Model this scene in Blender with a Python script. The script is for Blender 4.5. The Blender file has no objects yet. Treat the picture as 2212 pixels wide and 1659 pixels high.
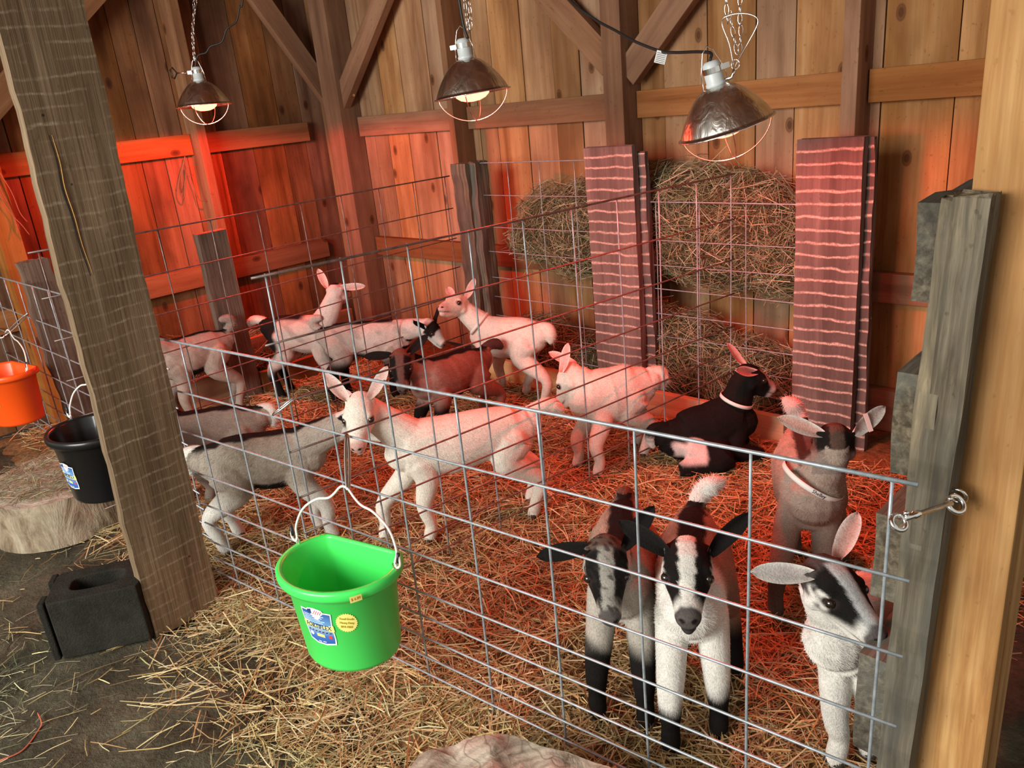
import bpy, math, random
import numpy as np
from mathutils import Vector, Matrix
C = bpy.context.scene.collection
sc = bpy.context.scene
# ------------------------------------------------------------------ camera
CAM = np.array([3.762, -2.539, 1.376])
FW = np.array([-0.6660, 0.6650, -0.3371]); FW /= np.linalg.norm(FW)
RT = np.array([0.7270, 0.6802, -0.0930]); RT -= FW*(RT@FW); RT /= np.linalg.norm(RT)
UP = np.cross(RT, FW)
FPX, PW, PH = 1718.37, 2212, 1659
cd = bpy.data.cameras.new('camera'); cam = bpy.data.objects.new('camera', cd); C.objects.link(cam)
cd.sensor_width = 36.0; cd.lens = 36.0*FPX/PW; cd.clip_start = 0.02
cam.matrix_world = Matrix([[RT[0], UP[0], -FW[0], CAM[0]], [RT[1], UP[1], -FW[1], CAM[1]], [RT[2], UP[2], -FW[2], CAM[2]], [0, 0, 0, 1]])
sc.camera = cam
# ------------------------------------------------------------------ world, daylight, exposure
sc.view_settings.view_transform = 'Standard'; sc.view_settings.look = 'None'
sc.view_settings.gamma = 1; sc.view_settings.use_curve_mapping = False
sc.view_settings.exposure = 0.0
w = bpy.data.worlds.new('daylight'); sc.world = w; w.use_nodes = True
w.node_tree.nodes['Background'].inputs['Color'].default_value = (1.0, 0.96, 0.88, 1)
w.node_tree.nodes['Background'].inputs['Strength'].default_value = WORLD_S = 0.60
def area(name, loc, target, size, power, col):
    l = bpy.data.lights.new(name, 'AREA'); l.shape = 'RECTANGLE'; l.size, l.size_y = size; l.energy = power; l.color = col
    o = bpy.data.objects.new(name, l); C.objects.link(o); o.location = loc
    o.rotation_euler = (Vector(target)-Vector(loc)).to_track_quat('-Z', 'Y').to_euler(); return o
area('doorway_daylight', (2.1, -5.3, 1.95), (1.9, -0.6, 0.55), (2.4, 1.7), 270, (1.0, 0.98, 0.92))
LAMP_POWER = 42.0
BULB_EMIT = 16.0
# ------------------------------------------------------------------ helpers
def at(px, py, z=0.0):
    d = FW+RT*(px-PW/2)/FPX+UP*(PH/2-py)/FPX
    return CAM+d*(z-CAM[2])/d[2]
rng = np.random.default_rng(7)
random.seed(7)
def tag(o, label=None, cat=None, group=None, kind=None):
    if label: o['label'] = label
    if cat: o['category'] = cat
    if group: o['group'] = group
    if kind: o['kind'] = kind
    return o
def empty(name, loc, rot=(0, 0, 0)):
    o = bpy.data.objects.new(name, None); C.objects.link(o); o.location = loc; o.rotation_euler = rot
    o.empty_display_size = 0.05; return o
class MB:
    def __init__(s): s.v = []; s.f = []; s.n = 0; s.c = []; s.mi = []
    def add(s, v, f, col=None, mi=0):
        v = np.asarray(v, float).reshape(-1, 3)
        s.v.append(v); s.f += [tuple(int(i)+s.n for i in q) for q in f]; s.mi += [mi]*len(f)
        c = np.ones((len(v), 4)) if col is None else (np.tile(np.array(list(col)+[1.0])[:4], (len(v), 1)) if np.ndim(col) == 1 else np.c_[np.asarray(col), np.ones(len(v))])
        s.c.append(c); s.n += len(v); return s
    def box(s, lo, hi, col=None, M=None, mi=0):
        x0, y0, z0 = lo; x1, y1, z1 = hi
        v = np.array([(x0, y0, z0), (x1, y0, z0), (x1, y1, z0), (x0, y1, z0), (x0, y0, z1), (x1, y0, z1), (x1, y1, z1), (x0, y1, z1)], float)
        if M is not None: v = v@np.array(M)[:3, :3].T+np.array(M)[:3, 3]
        return s.add(v, [(0, 3, 2, 1), (4, 5, 6, 7), (0, 1, 5, 4), (1, 2, 6, 5), (2, 3, 7, 6), (3, 0, 4, 7)], col, mi)
    def tube(s, pts, r, n=8, col=None, cap=True, ref=(0, 0, 1), flat=1.0, mi=0, closed=False):
        pts = np.asarray(pts, float); m = len(pts); r = np.broadcast_to(np.asarray(r, float), (m,))
        fl = np.broadcast_to(np.asarray(flat, float), (m,))
        V = []
        nr = None
        for i in range(m):
            if closed: t = pts[(i+1) % m]-pts[i-1]
            else: t = pts[min(i+1, m-1)]-pts[max(i-1, 0)]
            t = t/(np.linalg.norm(t)+1e-12)
            if nr is None:
                nr = np.array(ref, float)
                if abs(nr@t) > 0.95: nr = np.array([1., 0, 0]) if abs(t[0]) < .9 else np.array([0, 1., 0])
            b = nr-t*(nr@t); b /= np.linalg.norm(b)+1e-12; nr = b
            a = np.cross(t, b)
            for k in range(n):
                th = 2*math.pi*k/n
                V.append(pts[i]+a*math.cos(th)*r[i]*fl[i]+b*math.sin(th)*r[i])
        F = []
        for i in range(m if closed else m-1):
            j = (i+1) % m
            for k in range(n):
                k2 = (k+1) % n
                F.append((i*n+k, i*n+k2, j*n+k2, j*n+k))
        if cap and not closed:
            F.append(tuple(range(n))[::-1]); F.append(tuple((m-1)*n+k for k in range(n)))
        return s.add(V, F, col, mi)
    def lathe(s, prof, n=32, M=None, col=None, mi=0, cap=False):
        V = []; F = []; m = len(prof)
        for r, z in prof:
            for k in range(n):
                a = 2*math.pi*k/n; V.append((r*math.cos(a), r*math.sin(a), z))
        for i in range(m-1):
            for k in range(n):
                k2 = (k+1) % n; F.append((i*n+k, i*n+k2, (i+1)*n+k2, (i+1)*n+k))
        if cap: F.append(tuple(range(n))[::-1]); F.append(tuple((m-1)*n+k for k in range(n)))
        V = np.array(V)
        if M is not None: V = V@np.array(M)[:3, :3].T+np.array(M)[:3, 3]
        return s.add(V, F, col, mi)
    def ell(s, c, r, n=12, M=None, col=None, mi=0):
        V = [(0, 0, 1)]; F = []
        for i in range(1, n):
            p = math.pi*i/n
            for k in range(2*n):
                a = math.pi*k/n; V.append((math.sin(p)*math.cos(a), math.sin(p)*math.sin(a), math.cos(p)))
        V.append((0, 0, -1)); q = 2*n
        for k in range(q): F.append((0, 1+k, 1+(k+1) % q))
        for i in range(n-2):
            for k in range(q):
                F.append((1+i*q+k, 1+(i+1)*q+k, 1+(i+1)*q+(k+1) % q, 1+i*q+(k+1) % q))
        for k in range(q): F.append((1+(n-2)*q+k, len(V)-1, 1+(n-2)*q+(k+1) % q))
        V = np.array(V)*np.array(r)+np.array(c)
        if M is not None: V = V@np.array(M)[:3, :3].T+np.array(M)[:3, 3]
        return s.add(V, F, col, mi)
    def build(s, name, mat=None, parent=None, smooth=False, loc=None, M=None, bevel=0):
        me = bpy.data.meshes.new(name); V = np.concatenate(s.v) if s.v else np.zeros((0, 3))
        me.from_pydata(V.tolist(), [], s.f)
        me.update()
        ca = me.color_attributes.new('Col', 'FLOAT_COLOR', 'POINT'); ca.data.foreach_set('color', np.concatenate(s.c).astype(np.float32).ravel())
        mats = mat if isinstance(mat, (list, tuple)) else [mat]
        for m_ in mats:
            if m_: me.materials.append(m_)
        if len(mats) > 1: me.polygons.foreach_set('material_index', s.mi)
        if smooth: me.polygons.foreach_set('use_smooth', [True]*len(me.polygons))
        o = bpy.data.objects.new(name, me); C.objects.link(o)
        if parent: o.parent = parent
        if M is not None: o.matrix_world = M
        if loc is not None: o.location = loc
        if bevel:
            b = o.modifiers.new('bevel', 'BEVEL'); b.width = bevel; b.segments = 2; b.limit_method = 'ANGLE'
        return o
def catmull(P, per=6):
    P = np.asarray(P, float)
    Q = np.vstack([2*P[0]-P[1], P, 2*P[-1]-P[-2]]); out = []
    for i in range(1, len(Q)-2):
        for t in np.linspace(0, 1, per, endpoint=False):
            a, b, c, d = Q[i-1], Q[i], Q[i+1], Q[i+2]
            out.append(.5*((2*b)+(-a+c)*t+(2*a-5*b+4*c-d)*t*t+(-a+3*b-3*c+d)*t**3))
    out.append(P[-1]); return np.array(out)
def frame(x, up=(0, 0, 1)):
    x = np.asarray(x, float); x = x/np.linalg.norm(x); up = np.asarray(up, float)
    y = np.cross(up, x)
    if np.linalg.norm(y) < 1e-6: y = np.cross((0, 1, 0), x)
    y /= np.linalg.norm(y); z = np.cross(x, y)
    M = np.eye(4); M[:3, 0] = x; M[:3, 1] = y; M[:3, 2] = z; return M
def TR(loc, x=(1, 0, 0), up=(0, 0, 1)):
    M = frame(x, up); M[:3, 3] = loc; return M
# ------------------------------------------------------------------ materials
MATS = {}
class NT:
    def __init__(s, name):
        s.m = bpy.data.materials.new(name); s.m.use_nodes = True; s.t = s.m.node_tree; s.b = s.t.nodes['Principled BSDF']; MATS[name] = s.m
    def n(s, typ, **k):
        x = s.t.nodes.new(typ)
        for a, b in k.items():
            if a.startswith('i_'):
                key = a[2:]; x.inputs[int(key) if key.isdigit() else key].default_value = b
            else: setattr(x, a, b)
        return x
    def l(s, a, b): s.t.links.new(a, b)
    def coords(s, scale, kind='Object', off=None):
        tc = s.n('ShaderNodeTexCoord'); mp = s.n('ShaderNodeMapping'); mp.inputs['Scale'].default_value = scale
        if off is None: s.l(tc.outputs[kind], mp.inputs[0])
        else:
            ad = s.n('ShaderNodeVectorMath', operation='ADD'); s.l(tc.outputs[kind], ad.inputs[0]); s.l(off, ad.inputs[1]); s.l(ad.outputs[0], mp.inputs[0])
        return mp.outputs[0]
    def noise(s, vec, scale=1., detail=4., rough=.6, dist=0.):
        x = s.n('ShaderNodeTexNoise'); x.inputs['Scale'].default_value = scale; x.inputs['Detail'].default_value = detail
        x.inputs['Roughness'].default_value = rough; x.inputs['Distortion'].default_value = dist; s.l(vec, x.inputs['Vector']); return x.outputs['Fac']
    def ramp(s, fac, stops, interp='LINEAR'):
        x = s.n('ShaderNodeValToRGB'); x.color_ramp.interpolation = interp; e = x.color_ramp.elements
        while len(e) < len(stops): e.new(0.5)
        for q, (p, c) in zip(e, stops):
            q.position = p; q.color = (c, c, c, 1) if np.isscalar(c) else tuple(c)+(1,)
        s.l(fac, x.inputs[0]); return x.outputs[0]
    def mix(s, fac, a, b, mode='MIX'):
        x = s.n('ShaderNodeMix', data_type='RGBA', blend_type=mode)
        for sock, val in ((x.inputs[0], fac), (x.inputs[6], a), (x.inputs[7], b)):
            if isinstance(val, (int, float)): sock.default_value = val
            elif isinstance(val, tuple): sock.default_value = tuple(val)+(1,) if len(val) == 3 else val
            else: s.l(val, sock)
        return x.outputs[2]
    def math(s, op, a, b=None, c=None):
        x = s.n('ShaderNodeMath', operation=op)
        for i, val in enumerate((a, b, c)):
            if val is None: continue
            if isinstance(val, (int, float)): x.inputs[i].default_value = val
            else: s.l(val, x.inputs[i])
        return x.outputs[0]
    def attr(s, name='Col'):
        x = s.n('ShaderNodeAttribute', attribute_name=name); return x.outputs['Color']
    def bump(s, h, strength=.3, dist=.01):
        x = s.n('ShaderNodeBump'); x.inputs['Strength'].default_value = strength; x.inputs['Distance'].default_value = dist
        s.l(h, x.inputs['Height']); s.l(x.outputs[0], s.b.inputs['Normal'])
    def fin(s, col, rough=.8, metal=0., spec=.3):
        if isinstance(col, tuple): s.b.inputs['Base Color'].default_value = tuple(col)+(1,)
        else: s.l(col, s.b.inputs['Base Color'])
        if isinstance(rough, (int, float)): s.b.inputs['Roughness'].default_value = rough
        else: s.l(rough, s.b.inputs['Roughness'])
        s.b.inputs['Metallic'].default_value = metal; s.b.inputs['Specular IOR Level'].default_value = spec; return s.m
def plain(name, col, rough=.5, metal=0., spec=.5):
    s = NT(name); return s.fin(col, rough, metal, spec)
def sep_scale(s, vec, k):  # per-board random offset vector from vertex colour
    x = s.n('ShaderNodeVectorMath', operation='SCALE'); s.l(vec, x.inputs[0]); x.inputs['Scale'].default_value = k; return x.outputs[0]
def wood(name, base, dark, light, knots=True, gscale=1., grey=None, stripes=None, rough=.78, bumps=.25, dirt=.35, fine=.18):
    s = NT(name); at_ = s.attr(); off = sep_scale(s, at_, 9.0)
    v = s.coords((14*gscale, 14*gscale, .9*gscale), off=off)
    g = s.noise(v, 1.0, 6, .62, .35)
    v2 = s.coords((95, 95, 2.2), off=off); f = s.noise(v2, 1.0, 3, .6, .1)
    v3 = s.coords((2.6, 2.6, 1.3), off=off); b = s.noise(v3, 1.0, 4, .6)
    col = s.ramp(g, [(.28, dark), (.48, base), (.72, light)])
    col = s.mix(s.math('MULTIPLY', s.ramp(f, [(.35, 1.0), (.6, 0.0)]), fine), col, dark)
    sp_ = s.ramp(s.noise(s.coords((1, 1, .6), off=off), 75., 2, .5), [(.66, 0.), (.72, .5)]); col = s.mix(sp_, col, dark)
    col = s.mix(s.math('MULTIPLY', s.ramp(b, [(.35, 1.0), (.62, 0.0)]), dirt), col, tuple(x*.45 for x in dark))
    hs = s.n('ShaderNodeSeparateColor'); s.l(at_, hs.inputs[0])
    hv = s.n('ShaderNodeHueSaturation'); s.l(s.math('MULTIPLY_ADD', hs.outputs[1], .5, .72), hv.inputs['Value']); s.l(s.math('MULTIPLY_ADD', hs.outputs[2], .3, .82), hv.inputs['Saturation'])
    s.l(col, hv.inputs['Color']); col = hv.outputs[0]
    if knots:
        vk = s.coords((1, 1, 1), off=off); k1 = s.n('ShaderNodeSeparateXYZ'); s.l(vk, k1.inputs[0]); k2 = s.n('ShaderNodeCombineXYZ')
        s.l(s.math('MULTIPLY', s.math('ADD', k1.outputs[0], k1.outputs[1]), 5.2), k2.inputs[0]); s.l(s.math('MULTIPLY', k1.outputs[2], 3.0), k2.inputs[1])
        vo = s.n('ShaderNodeTexVoronoi', feature='F1', voronoi_dimensions='2D'); vo.inputs['Scale'].default_value = 1.0; s.l(k2.outputs[0], vo.inputs['Vector'])
        sc_ = s.n('ShaderNodeSeparateColor'); s.l(vo.outputs['Color'], sc_.inputs[0])
        kd = s.ramp(vo.outputs['Distance'], [(.040, 1.0), (.058, .6), (.075, .8), (.095, 0.0)]); kd = s.math('MULTIPLY', kd, s.math('GREATER_THAN', sc_.outputs[0], .68))
        halo = s.ramp(vo.outputs['Distance'], [(.08, .45), (.32, 0.0)]); col = s.mix(s.math('MULTIPLY', halo, s.math('GREATER_THAN', sc_.outputs[0], .68)), col, dark)
        col = s.mix(s.math('MULTIPLY', kd, .85), col, (dark[0]*.3, dark[1]*.22, dark[2]*.2))
    if grey is not None:
        vg = s.coords((7, 7, 1.1), off=off); gg = s.noise(vg, 1., 4, .65)
        col = s.mix(s.ramp(gg, [(.42, 0.), (.68, .65)]), col, grey)
    h = f
    if stripes is not None:
        sp, scol, amt = stripes
        tc = s.n('ShaderNodeTexCoord'); sx = s.n('ShaderNodeSeparateXYZ'); s.l(tc.outputs['Object'], sx.inputs[0])
        nv = s.noise(s.coords((8, 8, 11)), 1., 3)
        z = s.math('ADD', sx.outputs[2], s.math('MULTIPLY', sx.outputs[0], .08))
        z = s.math('ADD', z, s.math('MULTIPLY', nv, .030))
        fr = s.math('FRACT', s.math('DIVIDE', z, sp))
        gn = s.n('ShaderNodeTexCoord'); ns = s.n('ShaderNodeSeparateXYZ'); s.l(gn.outputs['Normal'], ns.inputs[0]); wide = s.math('GREATER_THAN', s.math('ABSOLUTE', ns.outputs[1 if name == 'weathered_plank' else 0]), .6)
        band = s.math('MULTIPLY', s.ramp(fr, [(.0, 0.), (.10, 1.), (.15, 1.), (.27, 0.)]), wide)
        msk = s.ramp(s.noise(s.coords((9, 9, 14)), 1., 4, .75), [(.40, 0.), (.66, 1.)] if name == 'weathered_plank' else [(.28, .1), (.48, 1.)])
        fine = s.ramp(s.noise(s.coords((160, 160, 160)), 1., 2), [(.35, .4), (.6, 1.)])
        m_ = s.math('MULTIPLY', s.math('MULTIPLY', band, msk), s.math('MULTIPLY', fine, amt))
        col = s.mix(m_, col, scol)
        # nail holes
        vo = s.n('ShaderNodeTexVoronoi', feature='F1'); vo.inputs['Scale'].default_value = 11.; s.l(s.coords((1, 1, 1)), vo.inputs['Vector'])
        col = s.mix(s.ramp(vo.outputs['Distance'], [(.03, .85), (.05, 0.)]), col, (.02, .015, .01))
    s.bump(h, bumps, .004)
    return s.fin(col, rough, 0, .2)
wood('pine_board', (.44, .225, .095), (.25, .105, .038), (.60, .36, .175), dirt=.6)
wood('shaded_pine', (.30, .135, .058), (.13, .048, .018), (.42, .215, .10), dirt=.8)  # darker copy of the pine; the left wall's weaker light put into colour
wood('barn_plank', (.20, .115, .075), (.09, .05, .03), (.30, .19, .125), knots=False, gscale=2., dirt=.5, fine=.5, bumps=.5)
wood('girt_wood', (.32, .14, .058), (.20, .075, .028), (.44, .215, .095), dirt=.4)
wood('stud_wood', (.35, .155, .06), (.20, .075, .027), (.48, .235, .10), dirt=.45)
wood('fresh_timber', (.50, .265, .095), (.30, .13, .04), (.64, .40, .17), knots=False, gscale=3.2, dirt=.6, fine=.45)
wood('grey_board', (.145, .115, .075), (.040, .031, .020), (.30, .245, .16), knots=False, gscale=4.5, fine=.6, grey=(.13, .135, .115), dirt=.7, bumps=.8)
wood('weathered_plank', (.20, .135, .075), (.10, .065, .035), (.28, .20, .125), knots=False, gscale=2.4, fine=.65, stripes=(.036, (.40, .33, .23), .75), bumps=.55)
wood('sawn_post', (.165, .12, .105), (.09, .062, .052), (.24, .18, .155), knots=False, fine=.35, stripes=(.045, (.62, .44, .36), 1.0), bumps=.5)
wood('manger_board', (.62, .40, .19), (.42, .22, .08), (.72, .52, .30), knots=False, dirt=.25)
def hairy(name, sat=1.0, rough=.75, spec=.25, translucent=0.):
    s = NT(name); c = s.attr(); return s.fin(c, rough, 0, spec)
hairy('straw', rough=.55, spec=.4); hairy('hay', rough=.7)
s = NT('fur'); a_ = s.attr(); nz = s.noise(s.coords((1, 1, 1)), 260., 3, .7); n2 = s.noise(s.coords((1, 1, 1)), 38., 4, .65)
cc = s.mix(.85, a_, s.ramp(nz, [(.3, .62), (.7, 1.12)]), 'MULTIPLY'); cc = s.mix(.6, cc, s.ramp(n2, [(.3, .78), (.7, 1.1)]), 'MULTIPLY')
s.bump(nz, .45, .004); s.fin(cc, .9, 0, .12)
hairy('coat_hair', rough=.8, spec=.12)
s = NT('dirt'); b = s.noise(s.coords((1, 1, 1)), 5., 6, .65); b2 = s.noise(s.coords((1, 1, 1)), 60., 5, .7)
col = s.ramp(b, [(.32, (.042, .037, .022)), (.5, (.078, .068, .042)), (.68, (.125, .108, .07))]); col = s.mix(.7, col, s.ramp(b2, [(.3, .45), (.7, 1.15)]), 'MULTIPLY')
s.bump(b2, .8, .012); s.fin(col, .85, 0, .25)
s = NT('bedding_base'); b = s.noise(s.coords((1, 1, 1)), 40., 5, .7)
s.bump(b, .8, .015); s.fin(s.ramp(b, [(.3, (.10, .052, .02)), (.7, (.30, .175, .075))]), .85, 0, .2)
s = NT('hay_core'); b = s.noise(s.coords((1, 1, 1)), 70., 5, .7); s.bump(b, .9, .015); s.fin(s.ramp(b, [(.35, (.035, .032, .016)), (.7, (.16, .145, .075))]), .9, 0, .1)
s = NT('concrete'); b = s.noise(s.coords((1, 1, 1)), 9., 5, .7); b2 = s.noise(s.coords((1, 1, 1)), 180., 3, .7)
col = s.mix(.6, s.ramp(b, [(.3, (.012, .0115, .009)), (.7, (.036, .034, .026))]), s.ramp(b2, [(.3, .6), (.7, 1.2)]), 'MULTIPLY'); s.bump(b2, .7, .004); s.fin(col, .9, 0, .15)
s = NT('bark'); b = s.noise(s.coords((5, 5, 1.6)), 2.2, 6, .65, .6); b2 = s.noise(s.coords((1, 1, 1)), 30., 5, .7)
col = s.ramp(b, [(.30, (.03, .022, .015)), (.42, (.17, .12, .075)), (.55, (.36, .29, .20)), (.75, (.50, .44, .34))]); col = s.mix(.5, col, s.ramp(b2, [(.3, .6), (.7, 1.15)]), 'MULTIPLY')
s.bump(b, .8, .02); s.fin(col, .85, 0, .2)
s = NT('cut_log'); tc = s.n('ShaderNodeTexCoord'); v = s.coords((1, 1, 1)); wv = s.n('ShaderNodeTexWave', wave_type='RINGS', rings_direction='Z'); wv.inputs['Scale'].default_value = 16.; wv.inputs['Distortion'].default_value = 6.; wv.inputs['Detail'].default_value = 3.; s.l(v, wv.inputs[0])
b = s.noise(v, 9., 6, .65, .4); col = s.ramp(b, [(.30, (.16, .12, .085)), (.5, (.42, .37, .29)), (.75, (.62, .57, .47))]); col = s.mix(.35, col, s.ramp(wv.outputs['Fac'], [(.2, .5), (.6, 1.1)]), 'MULTIPLY')
cr = s.n('ShaderNodeTexVoronoi', feature='DISTANCE_TO_EDGE'); cr.inputs['Scale'].default_value = 4.; wn = s.n('ShaderNodeTexNoise'); wn.inputs['Scale'].default_value = 9.; s.l(v, wn.inputs['Vector']); wv2 = s.n('ShaderNodeVectorMath', operation='MULTIPLY_ADD'); s.l(wn.outputs['Color'], wv2.inputs[0]); wv2.inputs[1].default_value = (.35, .35, .35); s.l(v, wv2.inputs[2]); s.l(wv2.outputs[0], cr.inputs[0]); col = s.mix(s.ramp(cr.outputs['Distance'], [(.0, .6), (.022, 0.)]), col, (.10, .07, .045))
s.bump(b, .7, .012); s.fin(col, .85, 0, .2)
s = NT('galvanised'); b = s.noise(s.coords((1, 1, 1)), 60., 3); s.fin(s.ramp(b, [(.3, (.24, .285, .31)), (.7, (.40, .45, .48))]), .38, .35, .6)
s = NT('rusty_wire'); b = s.noise(s.coords((1, 1, 1)), 40., 3); s.fin(s.ramp(b, [(.3, (.13, .10, .09)), (.7, (.27, .20, .18))]), .5, .6, .5)
plain('gap_shade', (.012, .008, .006), .9); plain('chrome', (.82, .82, .80), .16, 1.)  # near-black that stands for shade in narrow gaps
s = NT('spun_aluminium'); b = s.noise(s.coords((16, 16, 5)), 2.2, 3, .5, .8)
s.bump(b, .35, .012); s.fin(s.ramp(b, [(.3, (.55, .53, .48)), (.7, (.90, .89, .85))]), .27, 1.)
plain('porcelain_socket', (.55, .60, .60), .4)
plain('black_rubber', (.012, .012, .012), .5)
plain('white_enamel_wire', (.78, .77, .70), .35)
plain('green_plastic', (.06, .74, .12), .30); plain('black_plastic', (.008, .008, .008), .28); plain('orange_plastic', (.95, .10, .008), .35)
plain('label_white', (.85, .87, .85), .4); plain('label_yellow', (.90, .80, .22), .45); plain('label_navy', (.02, .04, .15), .45); plain('label_red', (.65, .06, .05), .45); plain('label_text', (.45, .36, .03), .5)
plain('pale_print', (.60, .68, .80), .5)
s = NT('label_blue'); tc = s.n('ShaderNodeTexCoord'); sx = s.n('ShaderNodeSeparateXYZ'); s.l(tc.outputs['Generated'], sx.inputs[0])
s.fin(s.ramp(sx.outputs[2], [(0., (.03, .09, .36)), (.25, (.05, .16, .48)), (.5, (.35, .48, .55)), (.62, (.12, .3, .55)), (1., (.025, .07, .30))]), .45)
plain('eye_dark', (.012, .008, .005), .12, 0, .8); plain('hoof', (.05, .042, .035), .55); plain('white_band', (.75, .75, .70), .6); plain('ink', (.02, .02, .02), .6)
plain('pink_clip', (.80, .50, .45), .5); plain('twine_tan', (.20, .13, .07), .9); plain('twine_orange', (.42, .10, .05), .8)
def emis(name, col, st):
    s = NT(name); s.b.inputs['Base Color'].default_value = (.6, .05, .02, 1); s.b.inputs['Emission Color'].default_value = col+(1,); s.b.inputs['Emission Strength'].default_value = st
emis('red_heat_bulb', (1.0, .075, .04), BULB_EMIT)
M_ = MATS
def rc(): return (random.random(), random.random(), random.random())
# ------------------------------------------------------------------ the barn
def ground_h(x, y):
    return 0.010*np.sin(x*5.1+1.3)*np.cos(y*4.3)+0.006*np.sin(x*13+y*9)+0.004*np.sin(x*31-y*27)
def grid(name, xs, ys, zf, mat, parent=None):
    X, Y = np.meshgrid(xs, ys); Z = zf(X, Y); V = np.stack([X, Y, Z], -1).reshape(-1, 3); n = len(xs)
    F = [(j*n+i, j*n+i+1, (j+1)*n+i+1, (j+1)*n+i) for j in range(len(ys)-1) for i in range(n-1)]
    m = MB(); m.add(V, F); return m.build(name, mat, parent, smooth=True)
fl = grid('floor', np.r_[-4, -1.2, np.arange(-.9, 4.4, .04), 4.6, 7], np.r_[-7, -4, np.arange(-3, .7, .04), .9], lambda x, y: ground_h(x, y)-.012, M_['dirt'])
tag(fl, kind='structure')
def bed_z(x, y):
    e = np.minimum(np.minimum(x+.72, 3.42-x), np.minimum(y+1.72, .52-y))
    return np.clip(e/.18, -.25, 1)*.026+.006*np.sin(x*17+y*5)*np.cos(y*21-x*3)+.004*np.sin(x*41+y*37)
bb = grid('bedding_base', np.arange(-.74, 3.46, .03), np.arange(-1.76, .54, .03), lambda x, y: bed_z(x, y)-.006, M_['bedding_base'])
def wall(name, length, height, M, seed, mat='pine_board'):
    """vertical planks over a backing layer; local x along the wall, y into the room"""
    m = MB(); r = random.Random(seed); x = 0
    while x < length:
        wd = r.choice([.13, .16, .19, .21, .24]); x2 = min(length, x+wd)
        d = r.uniform(-.003, .003)
        m.box((x+.0024, -.018, 0), (x2-.0022, d, height), (r.random(), r.random(), r.random()), M=M); x = x2
    m.box((0, -.034, 0), (length, -.0185, height), (.5, .0, .3), M=M, mi=1)  # black sheet added behind the planks, shade of the gaps put into its colour
    return tag(m.build(name, [M_[mat], M_['gap_shade']]), kind='structure')
WB, WL, WH = .552, -.796, 2.5
wall('wall_back', 5.8, WH, TR((5.0, WB, 0), (-1, 0, 0)), 3)
wall('wall_left', 3.6, WH, TR((WL, WB, 0), (0, -1, 0)), 8, 'shaded_pine')
cl = MB()
for i in range(26): cl.box((-.83+i*.23, -2.6, WH), (-.83+i*.23+.226, .6, WH+.03), rc())
tag(cl.build('ceiling', M_['stud_wood']), kind='structure')
NTR = [0]
def timber(a, b, wd, dp, mat, up=(0, 0, 1), name=None, rough=0., parent=None, seg=10, col=None, top_cut=0.):
    """board from a to b, width wd across 'up x axis', depth dp along up; local z runs along the board"""
    a = np.array(a, float); b = np.array(b, float); z = b-a; L = np.linalg.norm(z); z /= L
    x = np.cross(up, z); x /= np.linalg.norm(x); y = np.cross(z, x)
    M = np.eye(4); M[:3, 0] = x; M[:3, 1] = y; M[:3, 2] = z; M[:3, 3] = a
    c = col or rc(); r = random.Random(int(abs(a.sum()*1000))+int(L*977))
    nx = 6 if rough > 0 else 1
    ring = [(-.5+i/nx, -.5) for i in range(nx)]+[(.5, -.5)]+[(.5-i/nx, .5) for i in range(nx)]+[(-.5, .5)]
    n = len(ring); V = []; F = []; ph = [r.uniform(0, 6) for _ in range(8)]
    for k in range(seg+1):
        t = k/seg; zz = t*L
        w1 = rough*(math.sin(zz*9+ph[0])+.6*math.sin(zz*23+ph[1])+.5*math.sin(zz*61+ph[4])); w2 = rough*(math.sin(zz*8+ph[2])+.6*math.sin(zz*27+ph[3])+.5*math.sin(zz*55+ph[5]))
        for px, py in ring:
            ex = px*wd+(w1 if px < -.4 else 0)+(w2 if px > .4 else 0)
            ze = zz+((top_cut*px*wd+rough*1.2*math.sin(px*20+ph[6])) if k == seg else 0)
            V.append((ex, py*dp+rough*.4*math.sin(zz*14+px*5+ph[7]), ze))
    for k in range(seg):
        for i in range(n):
            j = (i+1) % n; F.append((k*n+i, k*n+j, (k+1)*n+j, (k+1)*n+i))
    F.append(tuple(range(n))[::-1]); F.append(tuple(seg*n+i for i in range(n)))
    m = MB(); m.add(V, F, c)
    if name is None: NTR[0] += 1; name = 'trim_%d' % NTR[0]
    o = m.build(name, M_[mat], parent, M=Matrix(M.tolist()), bevel=.0025 if rough == 0 else 0)
    if name.startswith('trim_'): o['kind'] = 'structure'
    return o
# girts (horizontal rails), back wall then left wall
for x0, x1 in ((-.38, .52), (.575, 1.535), (1.645, 2.565), (2.63, 4.9)):
    timber((x0, .530, 1.297), (x1, .530, 1.297), .044, .112, 'girt_wood')
    timber((x0, .530, .575), (x1, .530, .575), .044, .112, 'girt_wood')
for y0, y1 in ((.40, -.315), (-.375, -1.365), (-1.475, -2.9)):
    timber((-.774, y0, 1.297), (-.774, y1, 1.297), .044, .112, 'girt_wood')
    timber((-.774, y0, .565), (-.774, y1, .565), .044, .115, 'girt_wood')
timber((2.64, .53, .085), (4.9, .53, .085), .05, .17, 'girt_wood')
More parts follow.
